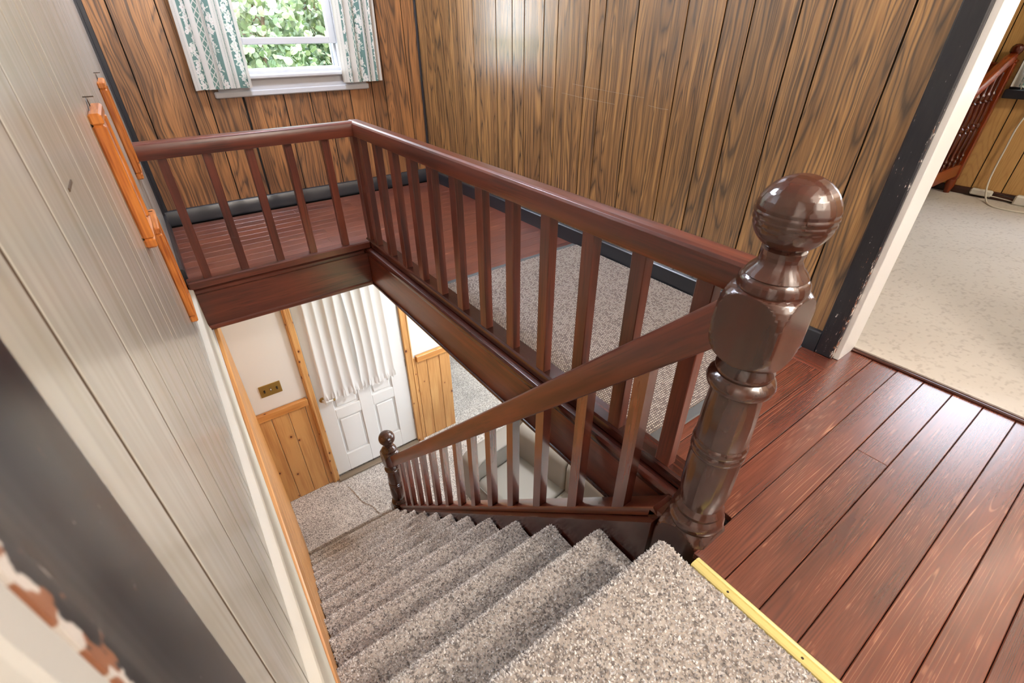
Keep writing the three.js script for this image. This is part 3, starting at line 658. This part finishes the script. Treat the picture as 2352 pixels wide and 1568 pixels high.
// turned newel posts
function newel(name, label, x, y, z, foot) {
  const t = thing(name, label, 'newel post', [x, y, z]);
  const S = 0.063, N = 96;
  const solid = (part, pts, square) => {                // radius over height, cut by a square prism where square
    const rows = [], P = [], I = [];
    for (let i = 0; i + 1 < pts.length; i++) { const [r0, h0] = pts[i], [r1, h1] = pts[i + 1], n = square ? Math.max(1, Math.ceil(Math.hypot(r1 - r0, h1 - h0) / 0.004)) : 1; for (let k = 0; k < n; k++) rows.push([r0 + (r1 - r0) * k / n, h0 + (h1 - h0) * k / n]); }
    rows.push(pts[pts.length - 1]);
    for (const [r, h] of rows) for (let j = 0; j <= N; j++) {
      const a = Math.PI * 2 * j / N + Math.PI / 4, c = Math.cos(a), s = Math.sin(a), q = square ? Math.min(r, S / Math.max(Math.abs(c), Math.abs(s))) : r;
      P.push(q * c, h, q * s);
    }
    for (let i = 0; i + 1 < rows.length; i++) for (let j = 0; j < N; j++) { const a = i * (N + 1) + j, b = a + N + 1; I.push(a, b, a + 1, a + 1, b, b + 1); }
    const g = new THREE.BufferGeometry(); g.setAttribute('position', new THREE.Float32BufferAttribute(P, 3)); g.setIndex(I); g.computeVertexNormals();
    const c = toCreasedNormals(g, square ? 0.45 : 0.6);
    obj(part, uvm(c, 'y', rnd(), rnd()), M.newel, t);
  };
  const ball = []; const R = 0.064, cy = 0.806;
  for (let i = 0; i <= 64; i++) {
    const a = -Math.PI * 0.40 + (Math.PI * 0.90) * i / 64; let r = R * Math.cos(a); const h = cy + R * 0.99 * Math.sin(a);
    for (const gy of [0.792, 0.803, 0.814]) { const d = Math.abs(h - gy); if (d < 0.004) r -= 0.0022 * (1 - d / 0.004); }
    ball.push([r, h]);
  }
  solid('ball_finial', ball);
  solid('turned_neck', [[0.052, 0.655], [0.058, 0.668], [0.0605, 0.680], [0.059, 0.690], [0.054, 0.697], [0.0515, 0.699], [0.053, 0.701], [0.048, 0.709], [0.039, 0.719], [0.034, 0.730], [0.034, 0.737], [0.036, 0.741], [0.036, 0.747], [0.03, 0.752]]);
  const blk = []; for (let i = 0; i <= 40; i++) { const a = -1 + 2 * i / 40; blk.push([0.050 + 0.0365 * Math.sqrt(Math.max(0, 1 - Math.pow(Math.abs(a), 2.6))), 0.600 + a * 0.077]); }
  solid('square_block', [[0.03, 0.523], ...blk, [0.03, 0.677]], true);
  solid('turned_shaft', [[0.05, 0.08], [0.049, 0.098], [0.052, 0.112], [0.0565, 0.15], [0.0565, 0.255], [0.0545, 0.259], [0.0545, 0.262], [0.058, 0.266], [0.0595, 0.273], [0.058, 0.280], [0.0555, 0.283], [0.058, 0.286], [0.0595, 0.293], [0.058, 0.300], [0.0545, 0.304], [0.0545, 0.307], [0.056, 0.312], [0.0545, 0.38], [0.051, 0.44], [0.050, 0.447], [0.056, 0.449], [0.064, 0.456], [0.0665, 0.466], [0.064, 0.476], [0.057, 0.483], [0.053, 0.486], [0.055, 0.492], [0.056, 0.500], [0.052, 0.508], [0.047, 0.518], [0.049, 0.53]]);
  solid('base_ring', [[0.05, 0.018], [0.061, 0.024], [0.0665, 0.038], [0.066, 0.050], [0.060, 0.062], [0.055, 0.068], [0.057, 0.072], [0.058, 0.080], [0.053, 0.088], [0.049, 0.096], [0.045, 0.10]]);
  const b = []; b.push([0.03, -foot], [0.0892, -foot], [0.0892, -0.045]); for (let i = 1; i <= 12; i++) { const a = i / 12; b.push([0.0892 - 0.028 * a * a, -0.045 + 0.07 * a]); } b.push([0.03, 0.026]);
  solid('square_base', b, true);
  return t;
}
newel('newel_post', 'large dark turned newel post with ball finial at the top of the stairs', 0.822, 0, -0.337, 0.25);
newel('newel_post', 'small looking dark ball-topped newel post at the foot of the stairs', 0.803, -1.657 - 0.806, -2.785, 2.788 - 1.657 - 0.806);

// ---------------------------------------------------------------- railing round the opening on the upper floor
{
  const t = thing('landing_railing', 'dark red level railing with square balusters around the stair opening', 'railing');
  obj('handrail', prismZ(roundRect(0.885, 0.600, 0.950, 0.670, 0.004, 0.016), -2.632, -0.38), M.maho, t);
  { const g = prismZ(roundRect(0, 0.600, 0.065, 0.669, 0.004, 0.016), -0.935, 0.042); g.rotateY(-Math.PI / 2); g.translate(0, 0, -2.633); obj('handrail', g, M.maho, t); }
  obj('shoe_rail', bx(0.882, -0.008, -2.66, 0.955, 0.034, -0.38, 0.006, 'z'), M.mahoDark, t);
  obj('shoe_rail', bx(-0.045, -0.008, -2.656, 0.882, 0.034, -2.588, 0.006, 'x'), M.maho, t);
  const b = bx(0, 0, 0, 0.0335, 0.572, 0.045, 0.002, 'y', 0, 0);
  for (const z of [-0.478, -0.665, -0.842, -1.022, -1.205, -1.388, -1.571, -1.754, -1.937, -2.12, -2.304, -2.492]) obj('baluster', uvm(b.clone().translate(0.8895, 0.032, z - 0.045), 'y', rnd(), rnd()), M.maho, t);
  obj('corner_post', bx(0.89, 0.03, -2.65, 0.926, 0.602, -2.60, 0.002, 'y'), M.maho, t);
  const c = bx(0, 0, 0, 0.036, 0.572, 0.034, 0.002, 'y', 0, 0);
  for (const x of [0.031, 0.203, 0.379, 0.551, 0.732]) obj('baluster', uvm(c.clone().translate(x, 0.032, -2.642), 'y', rnd(), rnd()), M.maho, t);
}
// woven mat in the hall
{
  const t = thing('floor_mat', 'beige and grey woven floor mat with dark bound ends beside the wall', 'mat');
  obj('woven_field', uvm(new THREE.BoxGeometry(0.885, 0.010, 1.27).translate(1.402, 0.0058, -1.243), 'z'), M.mat, t);
  obj('binding', bx(0.958, 0.001, -0.608, 1.846, 0.0085, -0.572, 0.003, 'x'), M.binding, t);
  obj('binding', bx(0.958, 0.001, -1.912, 1.846, 0.0085, -1.878, 0.003, 'x'), M.binding, t);
}
// metal strip where the stair carpet meets the boards
{
  const t = thing('carpet_strip', 'yellow metal carpet edging strip screwed down beside the stair carpet', 'edging strip');
  const s = new THREE.Shape(); s.moveTo(0.718, 0); s.lineTo(0.718, 0.006); s.lineTo(0.722, 0.0085); s.lineTo(0.733, 0.0085); s.lineTo(0.7355, 0.0065); s.lineTo(0.738, 0.0085); s.lineTo(0.746, 0.006); s.lineTo(0.752, 0.0005); s.lineTo(0.752, 0); s.closePath();
  obj('strip', prismZ(s, -0.268, 0.6, { crease: 0.2 }), M.brassTrim, t);
  for (const z of [-0.178, -0.012, 0.154, 0.32, 0.486]) obj('screw', lathe([[0.0001, 0.0016], [0.0022, 0.0013], [0.003, 0]], 12).translate(0.727, 0.0083, z), M.darkMetal, t);
}
// framed pictures on the left wall, seen edge on
function picture(label, z0, z1, y0, y1, d) {
  const t = thing('picture_frame', label, 'picture', [xLeft((z0 + z1) / 2), y0, (z0 + z1) / 2], 'oak picture frames on the pale wall');
  t.rotation.y = LEFT_TURN;
  const w = Math.abs(z1 - z0) / 2, h = y1 - y0, m = 0.022;
  obj('rail', bx(0, 0, -w, d, m, w, 0.004, 'z'), M.oak, t);
  obj('rail', bx(0, h - m, -w, d, h, w, 0.004, 'z'), M.oak, t);
  obj('stile', bx(0, m, -w, d, h - m, -w + m, 0.004, 'y'), M.oak, t);
  obj('stile', bx(0, m, w - m, d, h - m, w, 0.004, 'y'), M.oak, t);
  obj('glazing', bx(0.002, m - 0.002, -w + m - 0.002, d - 0.006, h - m + 0.002, w - m + 0.002, 0), M.pictureGlass, t);
  const n = base('hook', t);
  obj('nail', new THREE.CylinderGeometry(0.0012, 0.0012, 0.022, 8).rotateZ(Math.PI / 2).translate(0.008, h + 0.022, 0), M.darkMetal, n);
  obj('wire', tube([[0.004, h - 0.004, -0.05], [0.005, h + 0.020, 0], [0.004, h - 0.004, 0.05]], 0.0011, 16, 6), M.darkMetal, n);
}
picture('oak-framed picture nearest the camera on the pale left wall', -1.34, -1.55, 0.632, 0.918, 0.023);
picture('highest oak-framed picture on the pale left wall, farthest toward the window', -2.33, -2.55, 0.580, 0.908, 0.022);
picture('lowest oak-framed picture on the pale left wall, just above the dark fascia', -1.80, -2.03, 0.205, 0.545, 0.022);
// brass switch plate
{
  const t = thing('switch_plate', 'brass three-gang switch plate on the white wall beside the front door', 'light switch', [0.197, -1.4605, ZB - 0.005]);
  obj('plate', bx(-0.084, -0.0575, 0, 0.084, 0.0575, 0.007, 0.004, 'x'), M.brass, t);
  for (const x of [-0.049, 0, 0.049]) {
    const s = base('toggle', t);
    obj('collar', bx(x - 0.007, -0.014, 0.006, x + 0.007, 0.014, 0.010, 0.002), M.darkMetal, s);
    obj('lever', bx(x - 0.0045, x === 0 ? -0.002 : -0.012, 0.008, x + 0.0045, x === 0 ? 0.010 : 0.002, 0.022, 0.003), x === 0 ? M.plastic : M.darkMetal, s);
  }
}
// cloth: a grid with folds; uv across the flat cloth
function clothGeo(W, H, nx, ny, at, flat) {
  const P = [], U = [], I = [];
  for (let j = 0; j <= ny; j++) for (let i = 0; i <= nx; i++) { const u = i / nx, v = j / ny; P.push(...at(u, v)); U.push(u * flat[0], v * flat[1]); }
  for (let j = 0; j < ny; j++) for (let i = 0; i < nx; i++) { const a = j * (nx + 1) + i, b = a + nx + 1; I.push(a, a + 1, b, a + 1, b + 1, b); }
  const g = new THREE.BufferGeometry(); g.setAttribute('position', new THREE.Float32BufferAttribute(P, 3)); g.setAttribute('uv', new THREE.Float32BufferAttribute(U, 2)); g.setIndex(I); g.computeVertexNormals();
  return g;
}
const floral = (() => {
  const cv = document.createElement('canvas'); cv.width = 1024; cv.height = 2048; const c = cv.getContext('2d'), S = 1024 / 0.66;
  c.fillStyle = '#dcd8cf'; c.fillRect(0, 0, 1024, 2048);
  const green = '#66867e', bands = [[0.085, 0.150], [0.300, 0.385], [0.505, 0.585]];
  const dots = (x) => { c.fillStyle = '#a3a69c'; for (let y = 0; y < 2048; y += 7) for (let k = 0; k < 3; k++) c.fillRect(x * S + k * 5 + rnd() * 3, y + rnd() * 4, 3, 3); };
  const bloom = (x, y, r) => {
    c.fillStyle = '#e9e5de';
    for (let k = 0; k < 6; k++) { const a = k * 1.047 + rnd() * 0.4; c.beginPath(); c.ellipse(x + Math.cos(a) * r * 0.62, y + Math.sin(a) * r * 0.62, r * 0.48, r * 0.36, a, 0, 6.3); c.fill(); }
    c.fillStyle = '#cfc2b8'; c.beginPath(); c.arc(x, y, r * 0.22, 0, 6.3); c.fill();
  };
  for (const [a, b] of bands) {
    c.fillStyle = green; c.fillRect(a * S, 0, (b - a) * S, 2048);
    for (let y = 20; y < 2048; y += 74) {
      const x = (a + (b - a) * rr(0.25, 0.75)) * S;
      bloom(x, y, rr(24, 36)); bloom(x + rr(-40, 40), y + rr(24, 44), rr(15, 24));
      c.strokeStyle = '#d9dccf'; c.lineWidth = 4; c.fillStyle = '#d6dacd';
      for (let k = 0; k < 6; k++) { const an = rnd() * 6.3, L = rr(34, 62), lx = x + Math.cos(an) * L, ly = y + 18 + Math.sin(an) * L; c.beginPath(); c.moveTo(x, y + 18); c.lineTo(lx, ly); c.stroke(); c.beginPath(); c.ellipse(lx, ly, 13, 6, an, 0, 6.3); c.fill(); }
    }
    c.fillStyle = '#dcd8cf'; c.fillRect((a - 0.02) * S, 0, 0.02 * S, 2048); c.fillRect(b * S, 0, 0.02 * S, 2048);
    dots(a - 0.028); dots(b + 0.018);
  }
  for (const x of [0.225, 0.435]) {
    c.fillStyle = '#6d8d80'; c.fillRect(x * S, 0, 0.034 * S, 2048); c.strokeStyle = '#dcd8cf'; c.lineWidth = 9;
    for (let y = -60; y < 2048; y += 70) { c.beginPath(); c.moveTo(x * S, y); c.lineTo((x + 0.034) * S, y + 70); c.moveTo((x + 0.034) * S, y); c.lineTo(x * S, y + 70); c.stroke(); }
  }
  const t = new THREE.CanvasTexture(cv); t.colorSpace = THREE.SRGBColorSpace; t.wrapS = t.wrapT = THREE.RepeatWrapping; t.magFilter = THREE.LinearFilter; t.repeat.set(1 / 0.66, 1 / 1.32);
  return t;
})();
const curtainMat = std({ map: floral, roughness: 0.9, transmission: 0.3, thickness: 0, side: THREE.DoubleSide });
function windowCurtain(label, xa, xb, xat, xbt, yb, off, hemY) {
  const t = thing('curtain', label, 'curtain', [0, 0, 0], 'floral curtains at the upper window');
  const at = (dz, y0, y1) => (u, v) => {
    const y = y0 + (y1 - y0) * v, k = (y - yb) / (1.86 - yb), f = Math.sin(u * Math.PI * 9 + off) * 0.5 + Math.sin(u * Math.PI * 4.3 + off * 2) * 0.5;
    const x = (xa + (xb - xa) * u) * (1 - k) + (xat + (xbt - xat) * u) * k + 0.008 * Math.cos(u * Math.PI * 9 + off);
    return [x, y + 0, -3.615 + f * 0.026 * (0.8 + 0.2 * k) + dz];
  };
  obj('cloth', clothGeo(0, 0, 120, 24, at(0, yb, 1.86), [0.64, 1.1]), curtainMat, t);
  obj('hem', clothGeo(0, 0, 120, 3, at(-0.004, yb + 0.001, hemY), [0.64, 0.08]), curtainMat, t);
}
windowCurtain('left floral green and cream curtain gathered at the white upper window', 0.352, 0.676, 0.372, 0.70, 0.757, 0.7, 0.832);
windowCurtain('right floral green and cream curtain gathered at the white upper window', 1.246, 1.525, 1.27, 1.545, 0.752, 2.1, 0.826);
{
  const t = thing('curtain_rod', 'white curtain rod above the upper window', 'curtain rod');
  obj('rod', new THREE.CylinderGeometry(0.008, 0.008, 1.34, 12).rotateZ(Math.PI / 2).translate(0.96, 1.873, -3.615), M.whiteGloss, t);
  for (const x of [0.32, 1.6]) obj('bracket', bx(x - 0.01, 1.85, ZB, x + 0.01, 1.885, -3.607, 0.003), M.whiteGloss, t);
}
// white gathered curtain over the glass of the front door
{
  const t = thing('door_curtain', 'white gathered curtain with ruffled hem hung over the front door', 'curtain');
  const side = (x0, x1, xt0, xt1, off, name) => {
    const g = clothGeo(0, 0, 110, 40, (u, v) => {
      const y = -1.775 + v * (1.775 - 0.70), ru = sstep(0.085, 0.0, v), f = Math.sin(u * Math.PI * 8 + off) * 0.6 + Math.sin(u * Math.PI * 3.1 + off * 1.7) * 0.4;
      const gap = name === 'r' ? (1 - u) : u, part = 0.020 * Math.sin(clamp(v * 1.0, 0, 1) * Math.PI) * Math.pow(gap, 3) * (name === 'r' ? 1 : -1);
      const x = (x0 + (x1 - x0) * u) * (1 - v) + (xt0 + (xt1 - xt0) * u) * v + part + ru * 0.010 * Math.sin(u * 70 + off) + 0.006 * Math.cos(u * Math.PI * 8 + off);
      return [x, y - ru * 0.016 * Math.sin(u * 41 + off) , -3.652 + f * 0.013 + ru * (0.010 * Math.sin(u * 64) + 0.006)];
    }, [0.6, 1.1]);
    obj('cloth', g, M.doorCurtain, t);
  };
  side(0.560, 0.920, 0.585, 0.915, 0.3, 'l'); side(0.925, 1.262, 0.918, 1.25, 1.9, 'r');
  obj('rod', new THREE.CylinderGeometry(0.006, 0.006, 0.76, 10).rotateZ(Math.PI / 2).translate(0.92, -0.71, -3.648), M.brass, t);
  for (const x of [0.56, 1.28]) obj('bracket', bx(x - 0.008, -0.72, ZB - 0.006, x + 0.008, -0.70, -3.642, 0.002), M.brass, t);
}
// sofa in the room below
{
  const t = thing('sofa', 'grey upholstered sofa with piped seams in the carpeted room below the railing', 'sofa', [1.95, YL, -1.95]);
  t.rotation.y = 0.12;
  const soft = (x0, y0, z0, x1, y1, z1, r) => { const s = roundRect(x0, y0, x1, y1, r * 0.6, r); const g = new THREE.ExtrudeGeometry(s, { depth: z1 - z0 - 2 * r * 0.6, bevelEnabled: true, bevelSize: r * 0.3, bevelThickness: r * 0.6, bevelSegments: 3, curveSegments: 6 }); g.translate(0, 0, z0 + r * 0.6); return uvm(toCreasedNormals(g, 0.7), 'z'); };
  obj('frame', bx(-0.42, 0.06, -0.80, 0.46, 0.26, 0.80, 0.02), M.sofa, t);
  for (const [x, z] of [[-0.36, -0.72], [-0.36, 0.72], [0.40, -0.72], [0.40, 0.72]]) obj('foot', new THREE.CylinderGeometry(0.025, 0.018, 0.07, 12).translate(x, 0.033, z), M.mahoDark, t);
  obj('seat_cushion', soft(-0.45, 0.26, -0.60, 0.24, 0.44, -0.005, 0.06), M.sofa, t);
  obj('seat_cushion', soft(-0.45, 0.26, 0.005, 0.24, 0.44, 0.60, 0.06), M.sofa, t);
  obj('backrest', soft(0.20, 0.26, -0.78, 0.46, 0.86, 0.78, 0.10), M.sofa, t);
  obj('back_cushion', soft(0.06, 0.42, -0.60, 0.26, 0.80, -0.005, 0.08), M.sofa, t);
  obj('back_cushion', soft(0.06, 0.42, 0.005, 0.26, 0.80, 0.60, 0.08), M.sofa, t);
  for (const s of [-1, 1]) {
    const a = obj('armrest', soft(-0.44, 0.10, s < 0 ? -0.82 : 0.60, 0.40, 0.62, s < 0 ? -0.60 : 0.82, 0.08), M.sofa, t);
    obj('piping', tube([[-0.445, 0.12, s * 0.60], [-0.45, 0.5, s * 0.60], [-0.40, 0.615, s * 0.605], [0.36, 0.618, s * 0.605]], 0.006, 40, 6), M.piping, a);
  }
  for (const z of [-0.3, 0.3]) obj('piping', tube([[-0.46, 0.43, z - 0.27], [-0.47, 0.43, z], [-0.46, 0.43, z + 0.27]], 0.006, 20, 6), M.piping, t);
}
// daybed in the bedroom: tall back post against the wall, curved arm over turned spindles
{
  const t = thing('daybed', 'reddish brown wooden daybed with turned spindles and a curved arm rail against the wall', 'bed', [4.80, 0.012, -0.968]);
  const post = (n, x, z, h) => {
    const p = obj(n, [bx(x - 0.03, 0.10, z - 0.03, x + 0.03, h - 0.06, z + 0.03, 0.005), bx(x - 0.034, h - 0.06, z - 0.034, x + 0.034, h - 0.045, z + 0.034, 0.004), lathe([[0.018, 0], [0.024, 0.03], [0.03, 0.06], [0.029, 0.1]], 16).translate(x, 0, z)], M.bedWood, t);
    obj('ball_finial', lathe([[0.018, -0.048], [0.026, -0.042], [0.019, -0.034], [0.016, -0.028], [0.022, -0.02], [0.032, -0.004], [0.034, 0.01], [0.030, 0.028], [0.018, 0.040], [0.001, 0.044]], 20).translate(x, h + 0.002, z), M.bedDark, p);
  };
  post('back_post', 0, 0, 0.912);
  obj('front_post', [bx(-0.84, 0.0, -0.03, -0.78, 0.60, 0.03, 0.005)], M.bedWood, t);
  // arm rail, falling from the back post to the front post
  { const c = new THREE.CatmullRomCurve3([V(-0.02, 0.872, 0), V(-0.14, 0.842, 0), V(-0.32, 0.772, 0), V(-0.55, 0.69, 0), V(-0.72, 0.63, 0), V(-0.84, 0.61, 0)]);
    const s = roundRect(-0.026, -0.032, 0.026, 0.032, 0.01, 0.02);
    const g = new THREE.ExtrudeGeometry(s, { steps: 30, extrudePath: c, curveSegments: 5 });
    obj('arm_rail', uvm(toCreasedNormals(g, 0.6), 'x'), M.bedWood, t); }
  obj('lower_rail', bx(-0.80, 0.125, -0.022, -0.01, 0.215, 0.022, 0.008, 'x'), M.bedWood, t);
  const sp = (h) => lathe([[0.012, 0], [0.014, 0.02], [0.018, 0.035], [0.012, 0.05], [0.020, 0.065], [0.013, 0.08], [0.012, 0.09], [0.016, 0.14], [0.021, 0.21], [0.022, 0.235], [0.014, 0.245], [0.021, 0.255], [0.022, 0.27], [0.014, 0.28], [0.022, 0.30], [0.020, 0.36], [0.014, 0.415], [0.022, 0.42], [0.014, 0.43], [0.018, 0.445], [0.021, 0.46], [0.014, 0.475], [0.011, h]], 16);
  const hgt = (x) => 0.845 + x * 0.25 - 0.24;
  for (const x of [-0.075, -0.19, -0.305, -0.42, -0.535, -0.65]) obj('spindle', sp(hgt(x)).translate(x, 0.212, 0), M.bedDark, t);
  // the back along the wall
  obj('back_rail', bx(-0.02, 0.775, -1.95, 0.018, 0.850, -0.03, 0.008, 'z'), M.bedWood, t);
  obj('back_rail', bx(-0.018, 0.62, -1.95, 0.016, 0.68, -0.03, 0.008, 'z'), M.bedWood, t);
  obj('back_rail', bx(-0.02, 0.13, -1.95, 0.018, 0.22, -0.03, 0.008, 'z'), M.bedWood, t);
  post('back_post', 0, -1.98, 0.885);
  obj('mattress', bx(-0.82, 0.22, -1.94, -0.03, 0.40, -0.04, 0.05), std({ color: 0x2c2e38, roughness: 0.9 }), t);
}
// bedroom curtain, cord and outlet boxes
{
  const t = thing('curtain', 'floral green and cream curtain hanging above the dark bedroom window sill', 'curtain');
  obj('cloth', clothGeo(0, 0, 60, 16, (u, v) => [XB - 0.045 + 0.018 * Math.sin(u * Math.PI * 7), 0.725 + v * 1.42, -0.915 + u * 0.30 + 0.004 * Math.cos(u * 40)], [0.6, 1.1]), curtainMat, t);
  obj('hem', clothGeo(0, 0, 60, 2, (u, v) => [XB - 0.048 + 0.018 * Math.sin(u * Math.PI * 7), 0.726 + v * 0.07, -0.915 + u * 0.30 + 0.004 * Math.cos(u * 40)], [0.6, 0.07]), curtainMat, t);
}
{
  const t = thing('outlet_box', 'white surface outlet box on the brown bedroom baseboard, behind the hanging cord', 'outlet');
  obj('box', bx(XB - 0.052, 0.030, -0.84, XB - 0.012, 0.072, -0.715, 0.008, 'z'), M.plastic, t);
  obj('wire', tube([[XB - 0.03, 0.038, -0.72], [XB - 0.028, 0.034, -0.66], [XB - 0.03, 0.028, -0.585]], 0.004, 20, 6), M.cord, t);
  const s = thing('outlet_box', 'white outlet box at the right edge of the photo on the bedroom floor', 'outlet');
  obj('box', bx(XB - 0.062, 0.012, -0.59, XB - 0.012, 0.078, -0.49, 0.010, 'z'), M.plastic, s);
}
{
  const t = thing('power_cord', 'white power cord hanging down the bedroom wall and along the carpet', 'cord');
  obj('cord', tube([[XB - 0.014, 0.80, -0.66], [XB - 0.02, 0.545, -0.768], [XB - 0.03, 0.34, -0.775], [XB - 0.045, 0.12, -0.765], [4.72, 0.03, -0.715], [4.625, 0.018, -0.655], [4.60, 0.018, -0.58], [4.62, 0.018, -0.45], [4.60, 0.018, -0.25]], 0.0055, 90, 8), M.cord, t);
}

// ---------------------------------------------------------------- unseen lamps, out of camera view; all but the hall lamp added as fill
function unseenLampFixture(label, [x, y, z, cd, col, glow]) {
  const t = thing('unseen_ceiling_lamp', label, 'lamp', [x, y, z]);
  const c = new THREE.Color(col), top = (y > 0 ? YC : CAPY - 0.012) - y;
  obj('canopy', lathe([[0.01, top - 0.002], [0.09, top - 0.004], [0.09, top - 0.022], [0.05, top - 0.04], [0.01, 0.085]], 32).translate(0, 0, 0), M.brass, t);
  const g = obj('lamp_globe', new THREE.SphereGeometry(0.09, 32, 20), std({ color: 0xffffff, emissive: c, emissiveIntensity: glow, roughness: 0.6 }), t);
  const l = new THREE.PointLight(c, cd); l.name = 'lamp_light'; l.castShadow = true; l.shadow.radius = 5; t.add(l);
}
unseenLampFixture('unseen frosted globe ceiling lamp, placed to light the top of the stairs', UNSEEN_LAMPS.hall);
unseenLampFixture('added frosted globe ceiling lamp standing in for daylight from the landing window', UNSEEN_LAMPS.landing);
unseenLampFixture('added frosted globe ceiling lamp, unseen fill light for the bedroom', UNSEEN_LAMPS.bedroom);
unseenLampFixture('added frosted globe ceiling lamp, unseen fill light for the room below', UNSEEN_LAMPS.lower);

// ---------------------------------------------------------------- outside
{
  const g = struct('ground');
  obj('lawn', [bx(-40, YL - 0.6, -45, 40, YL - 0.15, -3.86, 0), bx(-40, YL - 0.6, 1.7, 40, YL - 0.15, 45, 0), bx(5.7, YL - 0.6, -3.86, 40, YL - 0.15, 1.7, 0)], M.grassGround, g);
  const h = struct('hill');
  const hg = new THREE.SphereGeometry(1, 48, 24).scale(40, 7, 18).translate(6, -4.5, -36); obj('slope', hg, M.grassGround, h);
  const w = struct('exterior_wall');
  obj('siding', [bx(-0.5, YL, ZB - 0.2, -0.3, YC, 1.7, 0)], M.exterior, w);
}
const leafGeo = (() => {                              // a heart-shaped leaf folded along its middle
  const pts = [[0, 0], [0.28, 0.08], [0.46, 0.32], [0.42, 0.6], [0.2, 0.88], [0, 1.05]], P = [];
  for (let i = 0; i + 1 < pts.length; i++) for (const s of [1, -1]) {
    const [a, b] = pts[i], [c, d] = pts[i + 1], A = [s * a, b, -Math.abs(a) * 0.25], B = [s * c, d, -Math.abs(c) * 0.25 - 0.1 * d], C0 = [0, b, -0.1 * b * b], D0 = [0, d, -0.1 * d];
    const tri = (p, q, r) => (s > 0 ? P.push(...p, ...q, ...r) : P.push(...p, ...r, ...q));
    tri(A, B, D0); if (i) tri(A, D0, C0);
  }
  const g = new THREE.BufferGeometry(); g.setAttribute('position', new THREE.Float32BufferAttribute(P, 3)); g.computeVertexNormals(); return g;
})();
function shrub(label, x, z, yTop, rad, nSingle, nStuff, leaf, yLow) {
  const t = thing('shrub', label, 'shrub', [x, YL - 0.15, z], undefined);
  const y0 = YL - 0.15, H = yTop - y0, tips = [];
  for (let s = 0; s < 7; s++) {
    const a = rnd() * 6.28, r = rad * rr(0.3, 0.9), p = [[rr(-0.08, 0.08), 0, rr(-0.08, 0.08)], [Math.cos(a) * r * 0.3, H * 0.35, Math.sin(a) * r * 0.3], [Math.cos(a) * r * 0.7, H * 0.7, Math.sin(a) * r * 0.7], [Math.cos(a) * r, H * rr(0.88, 1), Math.sin(a) * r]];
    const stem = obj('stem', tube(p, 0.018, 20, 6), M.bark, t);
    for (let k = 0; k < 9; k++) {
      const f = rr(0.45, 0.98), b = new THREE.CatmullRomCurve3(p.map((q) => V(...q))).getPoint(f), e = b.clone().add(V(rr(-0.5, 0.5), rr(0.05, 0.5), rr(-0.5, 0.5)).multiplyScalar(rad * 0.7));
      obj('twig', tube([b.toArray(), b.clone().lerp(e, 0.5).add(V(0, 0.05, 0)).toArray(), e.toArray()], 0.006, 8, 5), M.bark, stem);
      tips.push(e);
    }
  }
  const put = (o) => {
    const e = tips[Math.floor(rnd() * tips.length)];
    const p = e.clone().add(V(rr(-1, 1), rr(-0.8, 0.7), rr(-1, 1)).multiplyScalar(rad * 0.42));
    const s = leaf * rr(0.7, 1.35), q = new THREE.Quaternion().setFromEuler(new THREE.Euler(rr(-1.3, 0.2), rr(-1.2, 1.2), rr(-2.4, 2.4)));
    return [p, q, V(s, s, s)];
  };
  let n = 0, guard = 0;
  while (n < nSingle && guard++ < 60000) {
    const [p, q, s] = put(); const wy = p.y + y0;
    if (wy < yLow - 0.3 || wy > yLow + 1.6 || p.z < 0.1) continue;
    const o = new THREE.Mesh(leafGeo, leafMats[Math.floor(rnd() * 5)]); o.name = 'leaf'; o.position.copy(p); o.quaternion.copy(q); o.scale.copy(s); t.add(shadow(o)); n++;
  }
  for (let k = 0; k < 5; k++) {
    const im = new THREE.InstancedMesh(leafGeo, leafMats[k], Math.floor(nStuff / 5)); im.name = 'foliage'; im.userData.kind = 'stuff'; shadow(im);
    const m = new THREE.Matrix4(); for (let i = 0; i < im.count; i++) { const [p, q, s] = put(); im.setMatrixAt(i, m.compose(p, q, s)); }
    t.add(im);
  }
}
shrub('tall pale green leafy shrub seen through the left half of the upper window', 0.85, -6.4, 1.9, 0.86, 170, 5600, 0.07, 0.4);
shrub('tall bright green leafy shrub seen through the right half of the upper window', 2.62, -6.7, 2.1, 0.86, 130, 5600, 0.07, 0.4);
shrub('dark green leafy shrub standing behind the two shrubs outside the window', 2.0, -9.4, 2.6, 2.0, 0, 8000, 0.11, 0.4);
shrub('loose green leafy shrub farther back outside the upper window', 6.6, -12.0, 3.2, 2.2, 0, 8000, 0.11, 0.4);

scene.traverse((o) => { if (o.isMesh) shadow(o); });
renderer.render(scene, camera);
